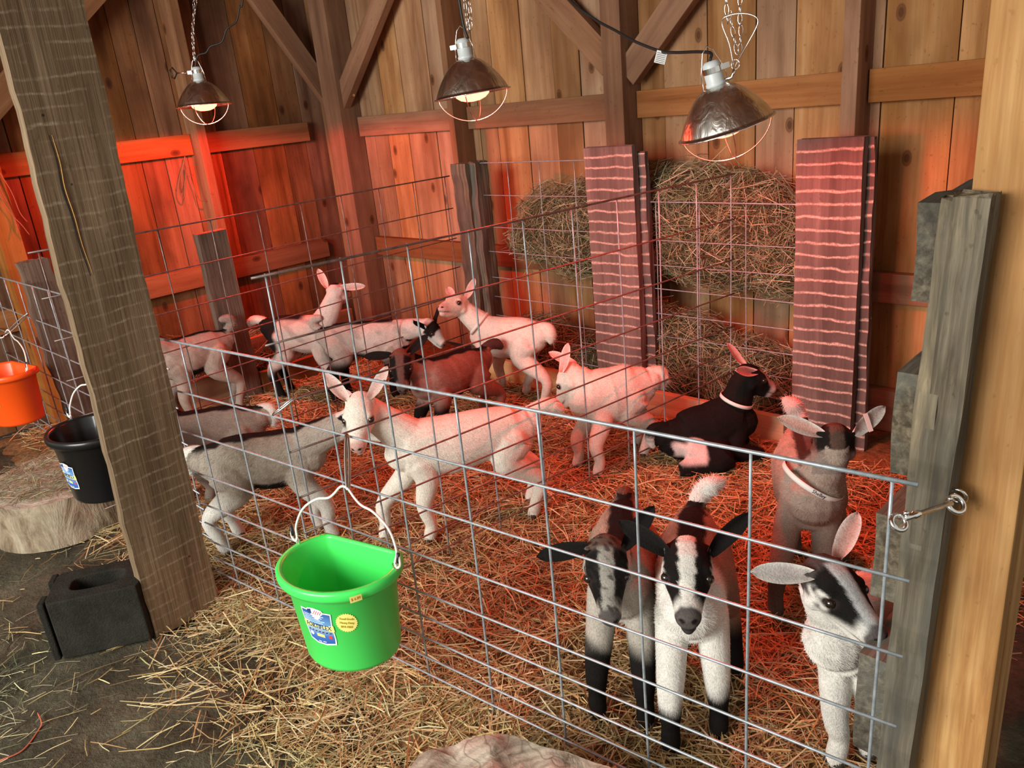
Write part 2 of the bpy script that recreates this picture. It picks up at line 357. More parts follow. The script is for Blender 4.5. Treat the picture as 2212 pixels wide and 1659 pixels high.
# studs
def stud(x0, x1, y0, y1, mat='stud_wood', z0=0, z1=WH): timber(((x0+x1)/2, (y0+y1)/2, z0), ((x0+x1)/2, (y0+y1)/2, z1), y1-y0, x1-x0, mat, up=(1, 0, 0))
stud(-.55, -.39, .40, .55); stud(.53, .57, .415, .55); stud(1.54, 1.64, .415, .55); stud(2.57, 2.625, .415, .55, z0=.0); stud(3.75, 3.86, .415, .55)
stud(-.795, -.665, -.372, -.32); stud(-.795, -.665, -1.47, -1.37)
def bolt(label, a, d, L=.035, name='bolt'):
    a = np.array(a, float); d = np.array(d, float); d /= np.linalg.norm(d); m = MB(); m.tube([a-d*.01, a+d*L], .0035, 8); m.tube([a+d*(L-.012), a+d*(L-.006)], .008, 6)
    return tag(m.build(name, M_['chrome'], smooth=False), label, 'bolt')
bolt('bolt end sticking out of the knee brace at the back corner', (-.31, .43, 1.475), (1, -.1, 0), .05)
# knee braces
def brace(p, q, ext, mat='stud_wood', wd=.05, dp=.115, wallx=False):
    p = np.array(p, float); q = np.array(q, float); d = (q-p)/np.linalg.norm(q-p); q = q+d*ext
    n = (1, 0, 0) if wallx else (0, 1, 0); timber(p, q, dp, wd, mat, up=n)
brace((-.46, .455, 1.42), (.08, .455, 1.94), .55)
brace((1.55, .475, 1.47), (1.22, .475, 1.79), .7)
brace((1.63, .475, 1.42), (1.92, .475, 1.70), .8)
brace((-.72, .52, 1.42), (-.72, .19, 2.03), .6, wallx=True) if False else brace((-.70, .66-.10, 1.47), (-.70, .17, 2.06), .55, wallx=True)
brace((-.70, -1.40, 1.50), (-.70, -.80, 2.0), .4, wallx=True)
# big fresh sawn post beside the camera, and the rough plank post on the left
r = empty('timber_post', (3.510, -1.30, 0)); tag(r, 'fresh yellow sawn post at the right edge, two boards nailed together', 'post')
a = MB(); 
o = timber((3.507, -1.3205, 0), (3.511, -1.3205, WH), .0385, .102, 'fresh_timber', up=(1, 0, 0), name='front_board', parent=r, col=(.3, .62, .6)); o.matrix_parent_inverse = r.matrix_world.inverted()
o = timber((3.509, -1.272, 0), (3.513, -1.272, WH), .056, .106, 'fresh_timber', up=(1, 0, 0), name='rear_board', parent=r, col=(.7, .55, .5))
for ch in r.children:
    m0 = ch.matrix_world.copy(); ch.matrix_parent_inverse = Matrix.Identity(4); ch.matrix_basis = Matrix.Translation((-3.510, 1.30, 0))@m0
def lplank(a, b, *k, **kw): return timber(a, b, *k, **kw)
o = timber((1.56, -1.83, -.01), (1.56, -1.83+.07, WH), .20, .042, 'weathered_plank', up=(1, 0, 0), name='plank_post', rough=.0025, seg=60, col=(.2, .6, .5))
tag(o, 'tall weathered rough plank post leaning across the left of the pens, pale saw lines', 'post')
for nm, mt, off, rr_ in (('split', 'gap_shade', -.004, .0022), ('split_sliver', 'manger_board', .003, .0020)):
    m = MB(); m.tube(catmull([(0.0215, y_+off-(-1.83), z_) for y_, z_ in ((-1.838, 1.395), (-1.837, 1.33), (-1.842, 1.27), (-1.838, 1.20), (-1.838, 1.13), (-1.832, 1.05))], 4), [rr_*(.4+.9*math.sin(math.pi*t)) for t in np.linspace(0.02, .98, 21)], 6, flat=.6); q_ = m.build(nm, M_[mt], None, smooth=True)
    q_.matrix_world = Matrix.Translation((1.56, -1.83, 0)); q_.parent = o; q_.matrix_parent_inverse = o.matrix_world.inverted()
# fence posts of the feed rack
def post(name, label, parts):
    base = parts[0][0]; r = empty(name, (base[0], base[1], 0)); tag(r, label, 'post')
    for i, (a, b, wd, dp, mat, up, rg, tc) in enumerate(parts):
        a = np.array(a, float); b = np.array(b, float); off = np.array([base[0], base[1], 0])
        timber(a-off, b-off, wd, dp, mat, up=up, name='plank', rough=rg, parent=r, seg=44, top_cut=tc)
    return r
post('fence_post', 'pinkish striped sawn plank post between the two hay racks, top beside hanging hay',
     [((1.725, .205, 0), (1.715, .205, 1.152), .035, .245, 'sawn_post', (1, 0, 0), .002, 0), ((1.77, .245, 0), (1.745, .245, 1.12), .03, .24, 'sawn_post', (1, 0, 0), .0035, 0)])
post('fence_post', 'wide striped sawn plank post right of the hay, lowest foot behind the collared kid',
     [((2.64, .205, 0), (2.632, .205, 1.15), .035, .225, 'sawn_post', (1, 0, 0), .002, 0), ((2.675, .245, 0), (2.65, .245, 1.14), .03, .225, 'sawn_post', (1, 0, 0), .0045, 0)])
post('fence_post', 'narrow grey weathered post in the back corner, wire panels ending on it',
     [((.80, .235, 0), (.80, .235, 1.095), .07, .105, 'grey_board', (1, 0, 0), .004, 0), ((.875, .262, 0), (.868, .262, 1.10), .085, .05, 'grey_board', (1, 0, 0), .004, 0)])
post('fence_post', 'reddish lit plank post under the left heat lamp, in front of the left wall',
     [((-.02, -.725, 0), (-.02, -.735, .90), .045, .15, 'barn_plank', (0, 1, 0), .0022, 0)])
post('fence_post', 'grey bark-edged slab post at the far left behind the hanging buckets',
     [((-.05, -1.50, 0), (-.05, -1.52, .92), .125, .05, 'barn_plank', (1, 0, 0), .005, 0)])
post('fence_post', 'rough grey split post beside the yellow post, gate snap in front of it',
     [((3.434, -1.372, 0), (3.474, -1.372, 1.205), .045, .044, 'grey_board', (1, 0, 0), .0025, 0), ((3.420, -1.366, 0), (3.4475, -1.366, 1.195), .045, .030, 'grey_board', (1, 0, 0), .0035, 0)])
for i, (x, z0, z1) in enumerate(((3.420, 1.045, 1.185), (3.4075, .77, .94), (3.3925, .535, .69), (3.379, .20, .41))):
    o = timber((x, -1.345, (z0+z1)/2), (x+.06, .38, (z0+z1)/2+.01), (z1-z0), .05, 'grey_board', up=(1, 0, 0), name='fence_board', rough=.004, seg=26)
    tag(o, ('topmost', 'second from top', 'third from top', 'lowest')[i]+' thick grey plank end nailed beside the split post', 'board', 'planks of the grey fence on the right')
# manger boards on the ground
for a, b, lab in (((.90, .16, .075), (1.60, .16, .075), 'pale low board at the foot of the left hay rack'), ((1.85, .16, .075), (2.515, .16, .075), 'pale low board at the foot of the right hay rack, black kid resting against it')):
    o = timber(a, b, .03, .115, 'manger_board', name='manger_board'); tag(o, lab, 'board')
o = timber((-.0, -.64, .075), (-.0, .15, .075), .035, .14, 'girt_wood', name='manger_board'); tag(o, 'low red-lit board along the left wall hay rack', 'board')
o = timber((-.25, -.64, .20), (-.25, .15, .20), .035, .14, 'girt_wood', name='manger_board'); tag(o, 'red-lit board behind and above the low left rack board', 'board')
o = timber((-.03, -1.44, .10), (-.03, -.81, .10), .035, .20, 'girt_wood', name='manger_board'); tag(o, 'dark low board left of the reddish plank post, behind the wire', 'board')
# ------------------------------------------------------------------ wire panels
Z1 = (.83, .675, .543, .412, .305, .236, .172, .112, .06)
Z2 = (1.033, .865, .71, .575, .445, .34, .25, .17, .10)
Z4 = (1.048, .893, .745, .60, .465, .35, .25, .17, .10)
Z3 = (1.092, .94, .785, .66, .53, .43, .33, .24, .15)
ZB = (.92, .765, .66, .557, .45, .35, .25, .16)
def panel(label, p0, ang, i0, i1, zs, o0=.05, o1=.05, rv=.0027, rh=.0028, mat='galvanised', mat_h=None, sag=0., stubs=True):
    S = .2032; a = math.radians(ang); d = np.array([math.cos(a), math.sin(a), 0]); nrm = np.array([math.sin(a), -math.cos(a), 0])
    base = np.array([p0[0], p0[1], 0])+d*i0*S; r = empty('wire_panel', tuple(base)); tag(r, label, 'wire fence panel')
    L = (i1-i0)*S; rr = random.Random(int(L*1000))
    for k, z in enumerate(zs):
        xs = np.linspace(-o0, L+o1, 16); ph = rr.uniform(0, 6)
        pts = [d*x+nrm*(.004+.002*math.sin(x*4+ph))+np.array([0, 0, z+.0018*math.sin(x*3+ph)]) for x in xs]
        m = MB(); m.tube(pts, rh*(1.25 if k == 0 else 1), 7); m.build('horizontal_wire', M_[mat_h or mat], r, smooth=True)
    for i in range(i0, i1+1):
        x = (i-i0)*S; ph = rr.uniform(0, 6)
        pts = [d*(x+.002*math.sin(z*5+ph))+nrm*(-.001)+np.array([0, 0, z]) for z in np.linspace(zs[-1]-.03, zs[0]+.002, 10)]
        m = MB(); m.tube(pts, rv, 7); m.build('vertical_wire', M_[mat], r, smooth=True)
    return r
panel('front galvanised wire panel nearest the viewer, green bucket hanging on it', (1.61, -1.667), 5.744, 0, 9, Z1, .10, .035)
panel('rust-tinted wire panel dividing the two kid pens, clipped to the front panel', (2.015, -1.593), 82.5, 0, 9, Z2, .035, .02, mat_h='rusty_wire')
panel('dark wire panel farthest back, ending by the grey corner post', (.80, -1.318), 90.2, -2, 7, Z4, .03, .03, rv=.0026, rh=.0026, mat='rusty_wire')
panel('wire panel at the left holding the black and orange buckets', (-.37, -1.568), -.73, -2, 8, Z1, .04, .04)
panel('wire hay rack panel left of the middle striped post', (.862, .262), 0, 0, 4, Z3, .0, .04, rv=.0022, rh=.0022)
panel('lower wire hay rack panel between the two striped posts', (1.685, .262), 0, 0, 4, ZB, .03, .04, rv=.0022, rh=.0022)
# ------------------------------------------------------------------ straw and hay
def strands(name, n, pos, length, width, colors, parent=None, mat='straw', tilt=.18, curl=.25, sideways=None, seg=2):
    """n flat blades: pos (n,3) centres; each a ribbon of seg quads"""
    P_ = pos; n = len(P_)
    th = rng.uniform(0, 2*np.pi, n) if sideways is None else sideways
    el = rng.normal(0, tilt, n); L = length
    d = np.stack([np.cos(th)*np.cos(el), np.sin(th)*np.cos(el), np.sin(el)], -1)
    rnd = rng.normal(size=(n, 3)); side = np.cross(d, rnd); side /= np.linalg.norm(side, axis=1)[:, None]+1e-9
    side = side*.6+np.cross(d, [0, 0, 1.])*.8; side /= np.linalg.norm(side, axis=1)[:, None]+1e-9
    bend = np.cross(d, side)*rng.normal(0, curl, n)[:, None]+side*rng.normal(0, curl, n)[:, None]
    rows = []
    for k in range(seg+1):
        t = k/seg-.5
        c = P_+d*(L*t)[:, None]+bend*(L*(.25-t*t))[:, None]
        wv = (width*(1.0 if 0 < k < seg else .7))[:, None]*.5
        rows += [c-side*wv, c+side*wv]
    V = np.stack(rows, 1).reshape(-1, 3); per = 2*(seg+1)
    b = (np.arange(n)*per)[:, None]
    Fs = np.concatenate([b+np.array([[2*k, 2*k+1, 2*k+3, 2*k+2]]) for k in range(seg)], 1).reshape(-1, 4)
    me = bpy.data.meshes.new(name); me.vertices.add(len(V)); me.vertices.foreach_set('co', V.astype(np.float32).ravel())
    me.loops.add(Fs.size); me.loops.foreach_set('vertex_index', Fs.astype(np.int32).ravel()); me.polygons.add(len(Fs))
    me.polygons.foreach_set('loop_start', np.arange(0, Fs.size, 4, dtype=np.int32)); me.update(calc_edges=True)
    ca = me.color_attributes.new('Col', 'FLOAT_COLOR', 'POINT'); cc = np.repeat(np.c_[colors, np.ones(n)], per, 0); ca.data.foreach_set('color', cc.astype(np.float32).ravel())
    me.materials.append(M_[mat]); o = bpy.data.objects.new(name, me); C.objects.link(o)
    if parent: o.parent = parent
    return o
def straw_cols(n, pal):
    pal = np.array(pal); i = rng.integers(0, len(pal), n); return np.clip(pal[i]*rng.uniform(.65, 1.2, (n, 1))+rng.normal(0, .012, (n, 3)), .01, 1)
STRAW = [(.52, .34, .14), (.60, .42, .20), (.42, .26, .10), (.66, .50, .28), (.34, .20, .08), (.50, .36, .18)]
HAY = [(.22, .21, .11), (.31, .29, .16), (.15, .15, .075), (.40, .37, .23), (.19, .21, .10), (.48, .43, .28)]
YEL = [(.62, .50, .24), (.50, .40, .18), (.70, .60, .34), (.36, .30, .14), (.44, .30, .13)]
n = 44000
x = rng.uniform(-.7, 3.42, n*2); y = rng.uniform(-1.66, .14, n*2)
keep = ((x > .0) | (rng.random(n*2) < .4)) & ((y < .12) | (x < 0))
x, y = x[keep][:n], y[keep][:n]; n = len(x)
z = bed_z(x, y)+np.abs(rng.normal(0, .009, n))+.001
L = rng.uniform(.03, .17, n); W = rng.uniform(.0016, .0042, n)
bs = strands('straw_bedding', n, np.stack([x, y, z], -1), L, W, straw_cols(n, STRAW), tilt=.13, curl=.22)
tag(bs, 'deep golden straw bedding covering the pen floors', 'straw', kind='stuff'); bb.parent = bs; tag(bb, 'matted straw under the loose stalks', kind='stuff')
# yellow straw spilling out under the front panel and thin scatter over the dirt aisle
def spill(n, fx, fy, pal, Ls, Ws, h=.008):
    x, y = fx, fy; n = len(x); z = ground_h(x, y)-.008+np.abs(rng.normal(0, h, n))
    return np.stack([x, y, z], -1), rng.uniform(*Ls, n), rng.uniform(*Ws, n), straw_cols(n, pal)
parts = []
n1 = 5200; x = rng.uniform(1.55, 3.5, n1); dy = np.abs(rng.normal(0, .075, n1)); y = -1.64+(x-1.6)*.1-dy; parts.append(spill(n1, x, y, YEL, (.04, .19), (.0016, .0042), .016))
n1 = 1500; x = rng.normal(2.45, .22, n1); y = rng.normal(-1.86, .10, n1); parts.append(spill(n1, x, y, YEL, (.03, .14), (.0014, .0036), .012))
n1 = 500; x = rng.normal(1.9, .3, n1); y = rng.normal(-1.85, .09, n1); parts.append(spill(n1, x, y, YEL, (.03, .22), (.0014, .0036), .006))
n1 = 900; x = rng.uniform(.3, 3.2, n1); y = rng.uniform(-2.75, -1.7, n1); parts.append(spill(n1, x, y, YEL, (.012, .12), (.001, .003), .003))
n1 = 1500; x = rng.uniform(.5, 1.6, n1); y = -1.62-np.abs(rng.normal(0, .10, n1)); parts.append(spill(n1, x, y, YEL, (.03, .16), (.0014, .0036), .010))
n1 = 500; x = rng.normal(1.35, .2, n1); y = rng.normal(-2.35, .1, n1); parts.append(spill(n1, x, y, HAY, (.02, .10), (.001, .002), .006))
pp, Ls, Ws, cs = [np.concatenate(q) for q in zip(*parts)]
ls = strands('loose_straw', len(pp), pp, Ls, Ws, cs, tilt=.06, curl=.16)
tag(ls, 'loose yellow straw scattered over the dark dirt aisle', 'straw', kind='stuff')
def hay_pile(name, label, blobs, n, lng=(.05, .16), inner=(.06, .055, .03)):
    """blobs: list of (centre, radii); a matted core and blades lying in its surface"""
    m = MB()
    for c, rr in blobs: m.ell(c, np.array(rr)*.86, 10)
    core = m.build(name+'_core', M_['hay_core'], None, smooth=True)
    A = np.array([np.prod(b[1])**(2/3) for b in blobs]); A /= A.sum(); idx = rng.choice(len(blobs), n, p=A)
    u = rng.normal(size=(n, 3)); u /= np.linalg.norm(u, axis=1)[:, None]
    cen = np.array([b[0] for b in blobs])[idx]; rad = np.array([b[1] for b in blobs])[idx]
    P_ = cen+u*rad*(rng.uniform(.84, 1.05, (n, 1))+.10*np.sin(cen[:, :1]*31+u[:, :1]*7+u[:, 2:]*9)+.05*np.sin(u[:, :1]*19-u[:, 2:]*17))
    nm = u/rad; nm /= np.linalg.norm(nm, axis=1)[:, None]
    d = np.cross(nm, rng.normal(size=(n, 3))); d /= np.linalg.norm(d, axis=1)[:, None]; d = d+nm*rng.normal(0, .18, (n, 1)); d[:, 2] *= .8
    d /= np.linalg.norm(d, axis=1)[:, None]
    th = np.arctan2(d[:, 1], d[:, 0]); el = np.arcsin(np.clip(d[:, 2], -1, 1))
    ok = P_[:, 1] < .50
    global _el; _el = el
    o = hay_strands(name, P_, th, el, rng.uniform(*lng, n)*np.where(rng.random(n) < .04, 1.9, 1.), rng.uniform(.0012, .0029, n), straw_cols(n, HAY))
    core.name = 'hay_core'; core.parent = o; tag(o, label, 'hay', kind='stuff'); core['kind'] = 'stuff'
    return o
def hay_strands(name, P_, th, el, L, W, cols):
    save = rng.normal
    d = np.stack([np.cos(th)*np.cos(el), np.sin(th)*np.cos(el), np.sin(el)], -1); n = len(P_)
    side = np.cross(d, rng.normal(size=(n, 3))); side /= np.linalg.norm(side, axis=1)[:, None]+1e-9
    bend = np.cross(d, side)*rng.normal(0, .35, n)[:, None]
    rows = []
    for t in (-.5, -.15, .2, .5):
        c = P_+d*(L*t)[:, None]+bend*(L*(.25-t*t))[:, None]; rows += [c-side*(W/2)[:, None], c+side*(W/2)[:, None]]
    V = np.stack(rows, 1).reshape(-1, 3); V[:, 1] = np.minimum(V[:, 1], .545); V[:, 0] = np.maximum(V[:, 0], -.79); b = (np.arange(n)*8)[:, None]
    Fs = np.concatenate([b+np.array([[2*k, 2*k+1, 2*k+3, 2*k+2]]) for k in range(3)], 1).reshape(-1, 4)
    me = bpy.data.meshes.new(name); me.vertices.add(len(V)); me.vertices.foreach_set('co', V.astype(np.float32).ravel())
    me.loops.add(Fs.size); me.loops.foreach_set('vertex_index', Fs.astype(np.int32).ravel()); me.polygons.add(len(Fs))
    me.polygons.foreach_set('loop_start', np.arange(0, Fs.size, 4, dtype=np.int32)); me.update(calc_edges=True)
    ca = me.color_attributes.new('Col', 'FLOAT_COLOR', 'POINT'); ca.data.foreach_set('color', np.repeat(np.c_[cols, np.ones(n)], 8, 0).astype(np.float32).ravel())
    me.materials.append(M_['hay']); o = bpy.data.objects.new(name, me); C.objects.link(o); return o
hay_pile('hay_pile', 'round wad of grey-green hay wedged high in the left hay rack', [((1.30, .39, .78), (.29, .10, .19)), ((1.42, .39, .86), (.16, .10, .13)), ((1.10, .39, .70), (.15, .09, .10)), ((1.40, .38, .66), (.20, .09, .12))], 6500)
hay_pile('hay_pile', 'largest wad of hay heaped high between the striped posts', [((2.02, .39, .86), (.24, .11, .20)), ((2.26, .39, .80), (.22, .11, .22)), ((1.86, .39, .84), (.14, .10, .20)), ((2.38, .39, .70), (.13, .10, .16)), ((2.10, .38, .70), (.32, .10, .15))], 11500)
hay_pile('hay_pile', 'loose hay heap on the ground behind the low board and the black kid', [((2.0, .37, .22), (.20, .15, .20)), ((2.28, .36, .16), (.24, .15, .20)), ((1.82, .37, .28), (.12, .12, .18))], 8000)
hay_pile('hay_pile', 'dark loose hay heap on the ground behind the small white kid', [((1.12, .37, .15), (.22, .13, .17)), ((1.36, .36, .10), (.2, .13, .16))], 3800)
hay_pile('hay_pile', 'small heap of hay against the left wall behind the wire', [((-.30, -1.05, .22), (.22, .24, .17)), ((-.34, -.3, .14), (.2, .35, .14))], 3000)
# ------------------------------------------------------------------ heat lamps
def oriented(loc, down):
    d = np.array(down, float); d /= np.linalg.norm(d); z = -d
    x = np.cross(z, (0, 1, 0)) if abs(z[1]) < .9 else np.array([1., 0, 0]); x /= np.linalg.norm(x); y = np.cross(z, x)
    M = np.eye(4); M[:3, 0] = x; M[:3, 1] = y; M[:3, 2] = z; M[:3, 3] = loc; return Matrix(M.tolist())
def chain(mb, pts, wire=.0011, link=.022, wd=.0055):
    pts = catmull(pts, 20); seg = np.linalg.norm(np.diff(pts, axis=0), axis=1); cum = np.r_[0, np.cumsum(seg)]; k = 0; s = 0
    while s < cum[-1]:
        p = np.array([np.interp(s, cum, pts[:, i]) for i in range(3)]); q = np.array([np.interp(min(s+.004, cum[-1]), cum, pts[:, i]) for i in range(3)])
        t = q-p if np.linalg.norm(q-p) > 1e-6 else pts[-1]-pts[-2]
        M = frame(t, (1, .2, 0) if k % 2 else (-.2, 1, .1)); c = []
        for a in np.linspace(0, 2*math.pi, 10, endpoint=False):
            c.append(p+M[:3, 0]*math.cos(a)*link*.62+M[:3, 1]*math.sin(a)*wd)
        mb.tube(c, wire, 5, closed=True); s += link; k += 1
def heat_lamp(label, loc, down, spin, clamp, power, hooks):
    r = empty('heat_lamp', loc); r.matrix_world = oriented(loc, down)@Matrix.Rotation(spin, 4, 'Z'); tag(r, label, 'heat lamp', 'red heat lamps over the pens')
    R = .125; prof = []
    for t in np.linspace(0, 1, 14):       # rim (z=0) up to the neck
        z = .112*t; rr = .027+(R-.027)*(max(0, 1-t**1.18))**.66; prof.append((rr, z))
    inner = [(a-.0016, b) for a, b in prof]
    m = MB(); m.lathe([(R+.006, -.002), (R+.006, .0015), (R, .001)]+prof+[(.024, .113)], 48); m.lathe(inner[::-1]+[(R+.003, -.003), (R+.006, -.002)], 48)
    m.build('reflector', M_['spun_aluminium'], r, smooth=True)
    m = MB(); m.lathe([(.0, .176), (.016, .175), (.022, .168), (.024, .150), (.0235, .122), (.026, .119), (.026, .112), (0, .110)], 28); m.build('socket', M_['porcelain_socket'], r, smooth=True)
    m = MB(); m.lathe([(.0255, .146), (.0265, .146), (.0265, .160), (.0255, .160)], 28); m.box((.024, -.006, .146), (.045, .006, .160)); m.build('clamp_band', M_['chrome'], r, smooth=False)
    m = MB(); m.lathe([(.0, -.024), (.022, -.0225), (.042, -.016), (.056, -.005), (.0605, .008), (.056, .026), (.040, .055), (.022, .082), (.016, .110), (0, .112)], 32); m.build('bulb', M_['red_heat_bulb'], r, smooth=True)
    m = MB()
    for ang in (0, math.pi/2):
        pts = [(math.cos(ang)*.120*math.cos(a), math.sin(ang)*.120*math.cos(a), -.086*abs(math.sin(a))**1.15) for a in np.linspace(0, math.pi, 26)]
        m.tube(pts, .0018, 6)
    m.build('guard_wire', M_['chrome'], r, smooth=True)
    m = MB(); m.tube([(-.034, 0, .108), (-.03, 0, .150), (-.014, 0, .200), (0, 0, .214), (.014, 0, .200), (.03, 0, .150), (.034, 0, .108)], .0014, 6); m.build('hanger_wire', M_['chrome'], r, smooth=True)
    if clamp == 'side':
        m = MB(); m.tube([(.045, 0, .153), (.10, 0, .158)], .003, 8); m.build('clamp_arm', M_['chrome'], r, smooth=True)
        m = MB(); m.tube([(.10, 0, .158), (.118, 0, .185), (.130, 0, .176), (.128, 0, .140), (.118, 0, .134), (.10, 0, .158)], .0035, 7); m.build('clamp_grip', M_['black_rubber'], r, smooth=True)
    if clamp == 'top':
        Mi = r.matrix_world.inverted(); m = MB(); m.tube([(-.02, 0, .153), tuple(Mi@Vector((2.625, -.508, 1.366))), tuple(Mi@Vector((2.652, -.503, 1.372))), tuple(Mi@Vector((2.660, -.503, 1.392)))], .0045, 8); m.build('clamp_arm', M_['chrome'], r, smooth=True)
        m = MB(); Mi = r.matrix_world.inverted(); m.tube(catmull([tuple(Mi@Vector(q)) for q in ((2.655, -.50, 1.400), (2.645, -.505, 1.455), (2.628, -.51, 1.502), (2.636, -.512, 1.519), (2.675, -.505, 1.523), (2.712, -.498, 1.512), (2.719, -.496, 1.492), (2.695, -.50, 1.450), (2.668, -.50, 1.412), (2.660, -.50, 1.398))], 5), .0016, 6)
        m.tube([tuple(Mi@Vector((2.662+.012*math.cos(a), -.503, 1.403+.012*math.sin(a)))) for a in np.linspace(0, 6.3, 14)], .0014, 6); m.build('clamp_spring', M_['chrome'], r, smooth=True)
    l = bpy.data.lights.new('heat_light', 'SPOT'); l.spot_size = math.radians(174 if clamp == 'side' else 160); l.spot_blend = .12 if clamp == 'side' else .3; l.energy = power; l.color = (1.0, .045, .022); l.shadow_soft_size = .045
    lo = bpy.data.objects.new('heat_light', l); C.objects.link(lo); lo.parent = r; lo.location = (0, 0, -.030)
    return r
L1 = heat_lamp('farthest heat lamp at the left, black grip clamp on its side', (-.097, -.585, 1.478), (0.03, -.02, -1), math.radians(40), 'side', LAMP_POWER*2.6, None)
L2 = heat_lamp('middle heat lamp hanging straight from its chain', (1.713, -.544, 1.400), (.07, .05, -1), .6, None, LAMP_POWER, None)
L3 = heat_lamp('nearest and largest-looking heat lamp at the right, tipped in its spring clamp', (2.636, -.504, 1.247), (.17, .19, -1), math.radians(215), 'top', LAMP_POWER*1.5, None)
def chain_obj(label, lines):
    m = MB()
    for p in lines: chain(m, p)
    return tag(m.build('hanging_chain', M_['chrome'], smooth=True), label, 'chain')
chain_obj('doubled chain holding the left heat lamp', [[(-.10, -.585, 1.69), (-.105, -.56, 1.80), (-.10, -.52, 2.0), (-.1, -.5, 2.49)], [(-.095, -.585, 1.69), (-.08, -.57, 1.82), (-.05, -.50, 2.05), (.02, -.42, 2.49)]])
chain_obj('silver chain holding the middle heat lamp', [[(1.728, -.533, 1.61), (1.733, -.535, 1.66), (1.738, -.545, 1.9), (1.74, -.55, 2.49)], [(1.722, -.54, 1.61), (1.718, -.54, 1.68), (1.700, -.55, 2.49)]])
chain_obj('chains holding the right heat lamp by its spring clamp', [[(2.660, -.475, 1.440), (2.665, -.48, 1.50), (2.668, -.49, 1.60), (2.69, -.50, 2.49)], [(2.652, -.48, 1.44), (2.64, -.49, 1.52), (2.632, -.50, 1.60), (2.60, -.50, 2.49)]])
def cord(label, pts, rad=.0036, name='power_cord', mat='black_rubber'):
    m = MB(); m.tube(catmull(pts, 8), rad, 8); return tag(m.build(name, M_[mat], smooth=True), label, 'cord')
c3 = cord('black power cord swooping left from the right heat lamp, paper tag on it', [(2.607, -.535, 1.420), (2.60, -.52, 1.437), (2.55, -.50, 1.445), (2.45, -.45, 1.452), (2.38, -.42, 1.462), (2.27, -.39, 1.50), (2.18, -.36, 1.54), (2.08, -.33, 1.585), (1.96, -.30, 1.66), (1.8, -.2, 1.8), (1.65, .0, 2.1), (1.6, .1, 2.49)], .0042)
m = MB(); t = MB(); q = np.array([2.385, -.425, 1.462])
M = TR(q+np.array([0, 0, -.012]), (.62, .72, -.28), (.2, .1, 1)); m.box((-.016, -.0006, -.022), (.016, .0006, .012), M=M); lb = m.build('cord_tag', M_['label_white'], c3)
t = MB()
for i in range(6): t.box((-.013, -.0012, -.019+i*.0048), (.013, -.0007, -.0178+i*.0048), M=M)
t.build('tag_print', M_['ink'], lb)
cord('black cord running down the chain of the middle lamp', [(1.722, -.548, 1.572), (1.712, -.552, 1.62), (1.706, -.556, 1.75), (1.70, -.555, 2.1), (1.7, -.55, 2.49)], .0045)
cord('thin dark cord zigzagging up right of the left lamp', [(-.10, -.588, 1.652), (-.085, -.57, 1.70), (-.06, -.54, 1.71), (-.04, -.52, 1.735), (.0, -.48, 1.75), (.03, -.46, 1.80), (.06, -.42, 1.83), (.08, -.40, 1.89), (.10, -.38, 1.95), (.2, -.3, 2.49)], .004)
cord('black cord dropping to the right lamp clamp', [(2.662, -.485, 1.585), (2.664, -.488, 1.65), (2.67, -.49, 1.9), (2.67, -.49, 2.49)], .006)
# ------------------------------------------------------------------ buckets
def text_mesh(txt, size, extr=.0004):
    cu = bpy.data.curves.new('t', 'FONT'); cu.body = txt; cu.size = size; cu.extrude = extr; cu.align_x = 'CENTER'; cu.align_y = 'CENTER'; cu.resolution_u = 2
    o = bpy.data.objects.new('t', cu); C.objects.link(o); dg = bpy.context.evaluated_depsgraph_get(); me = o.evaluated_get(dg).to_mesh()
    v = np.array([x.co[:] for x in me.vertices]); f = [tuple(p.vertices) for p in me.polygons]; o.evaluated_get(dg).to_mesh_clear(); bpy.data.objects.remove(o); bpy.data.curves.remove(cu); return v, f
def dshape(R, flat, n=64):
    """D outline: circle of radius R cut by the line y = flat (flat side towards +y); corners eased"""
    a0 = math.asin(flat/R); pts = []
    for a in np.linspace(math.pi-a0, 2*math.pi+a0, n): pts.append((R*math.cos(a), R*math.sin(a)))
    xc = R*math.cos(a0)
    for x in np.linspace(xc, -xc, 18)[1:-1]: pts.append((x, flat))
    return np.array(pts)
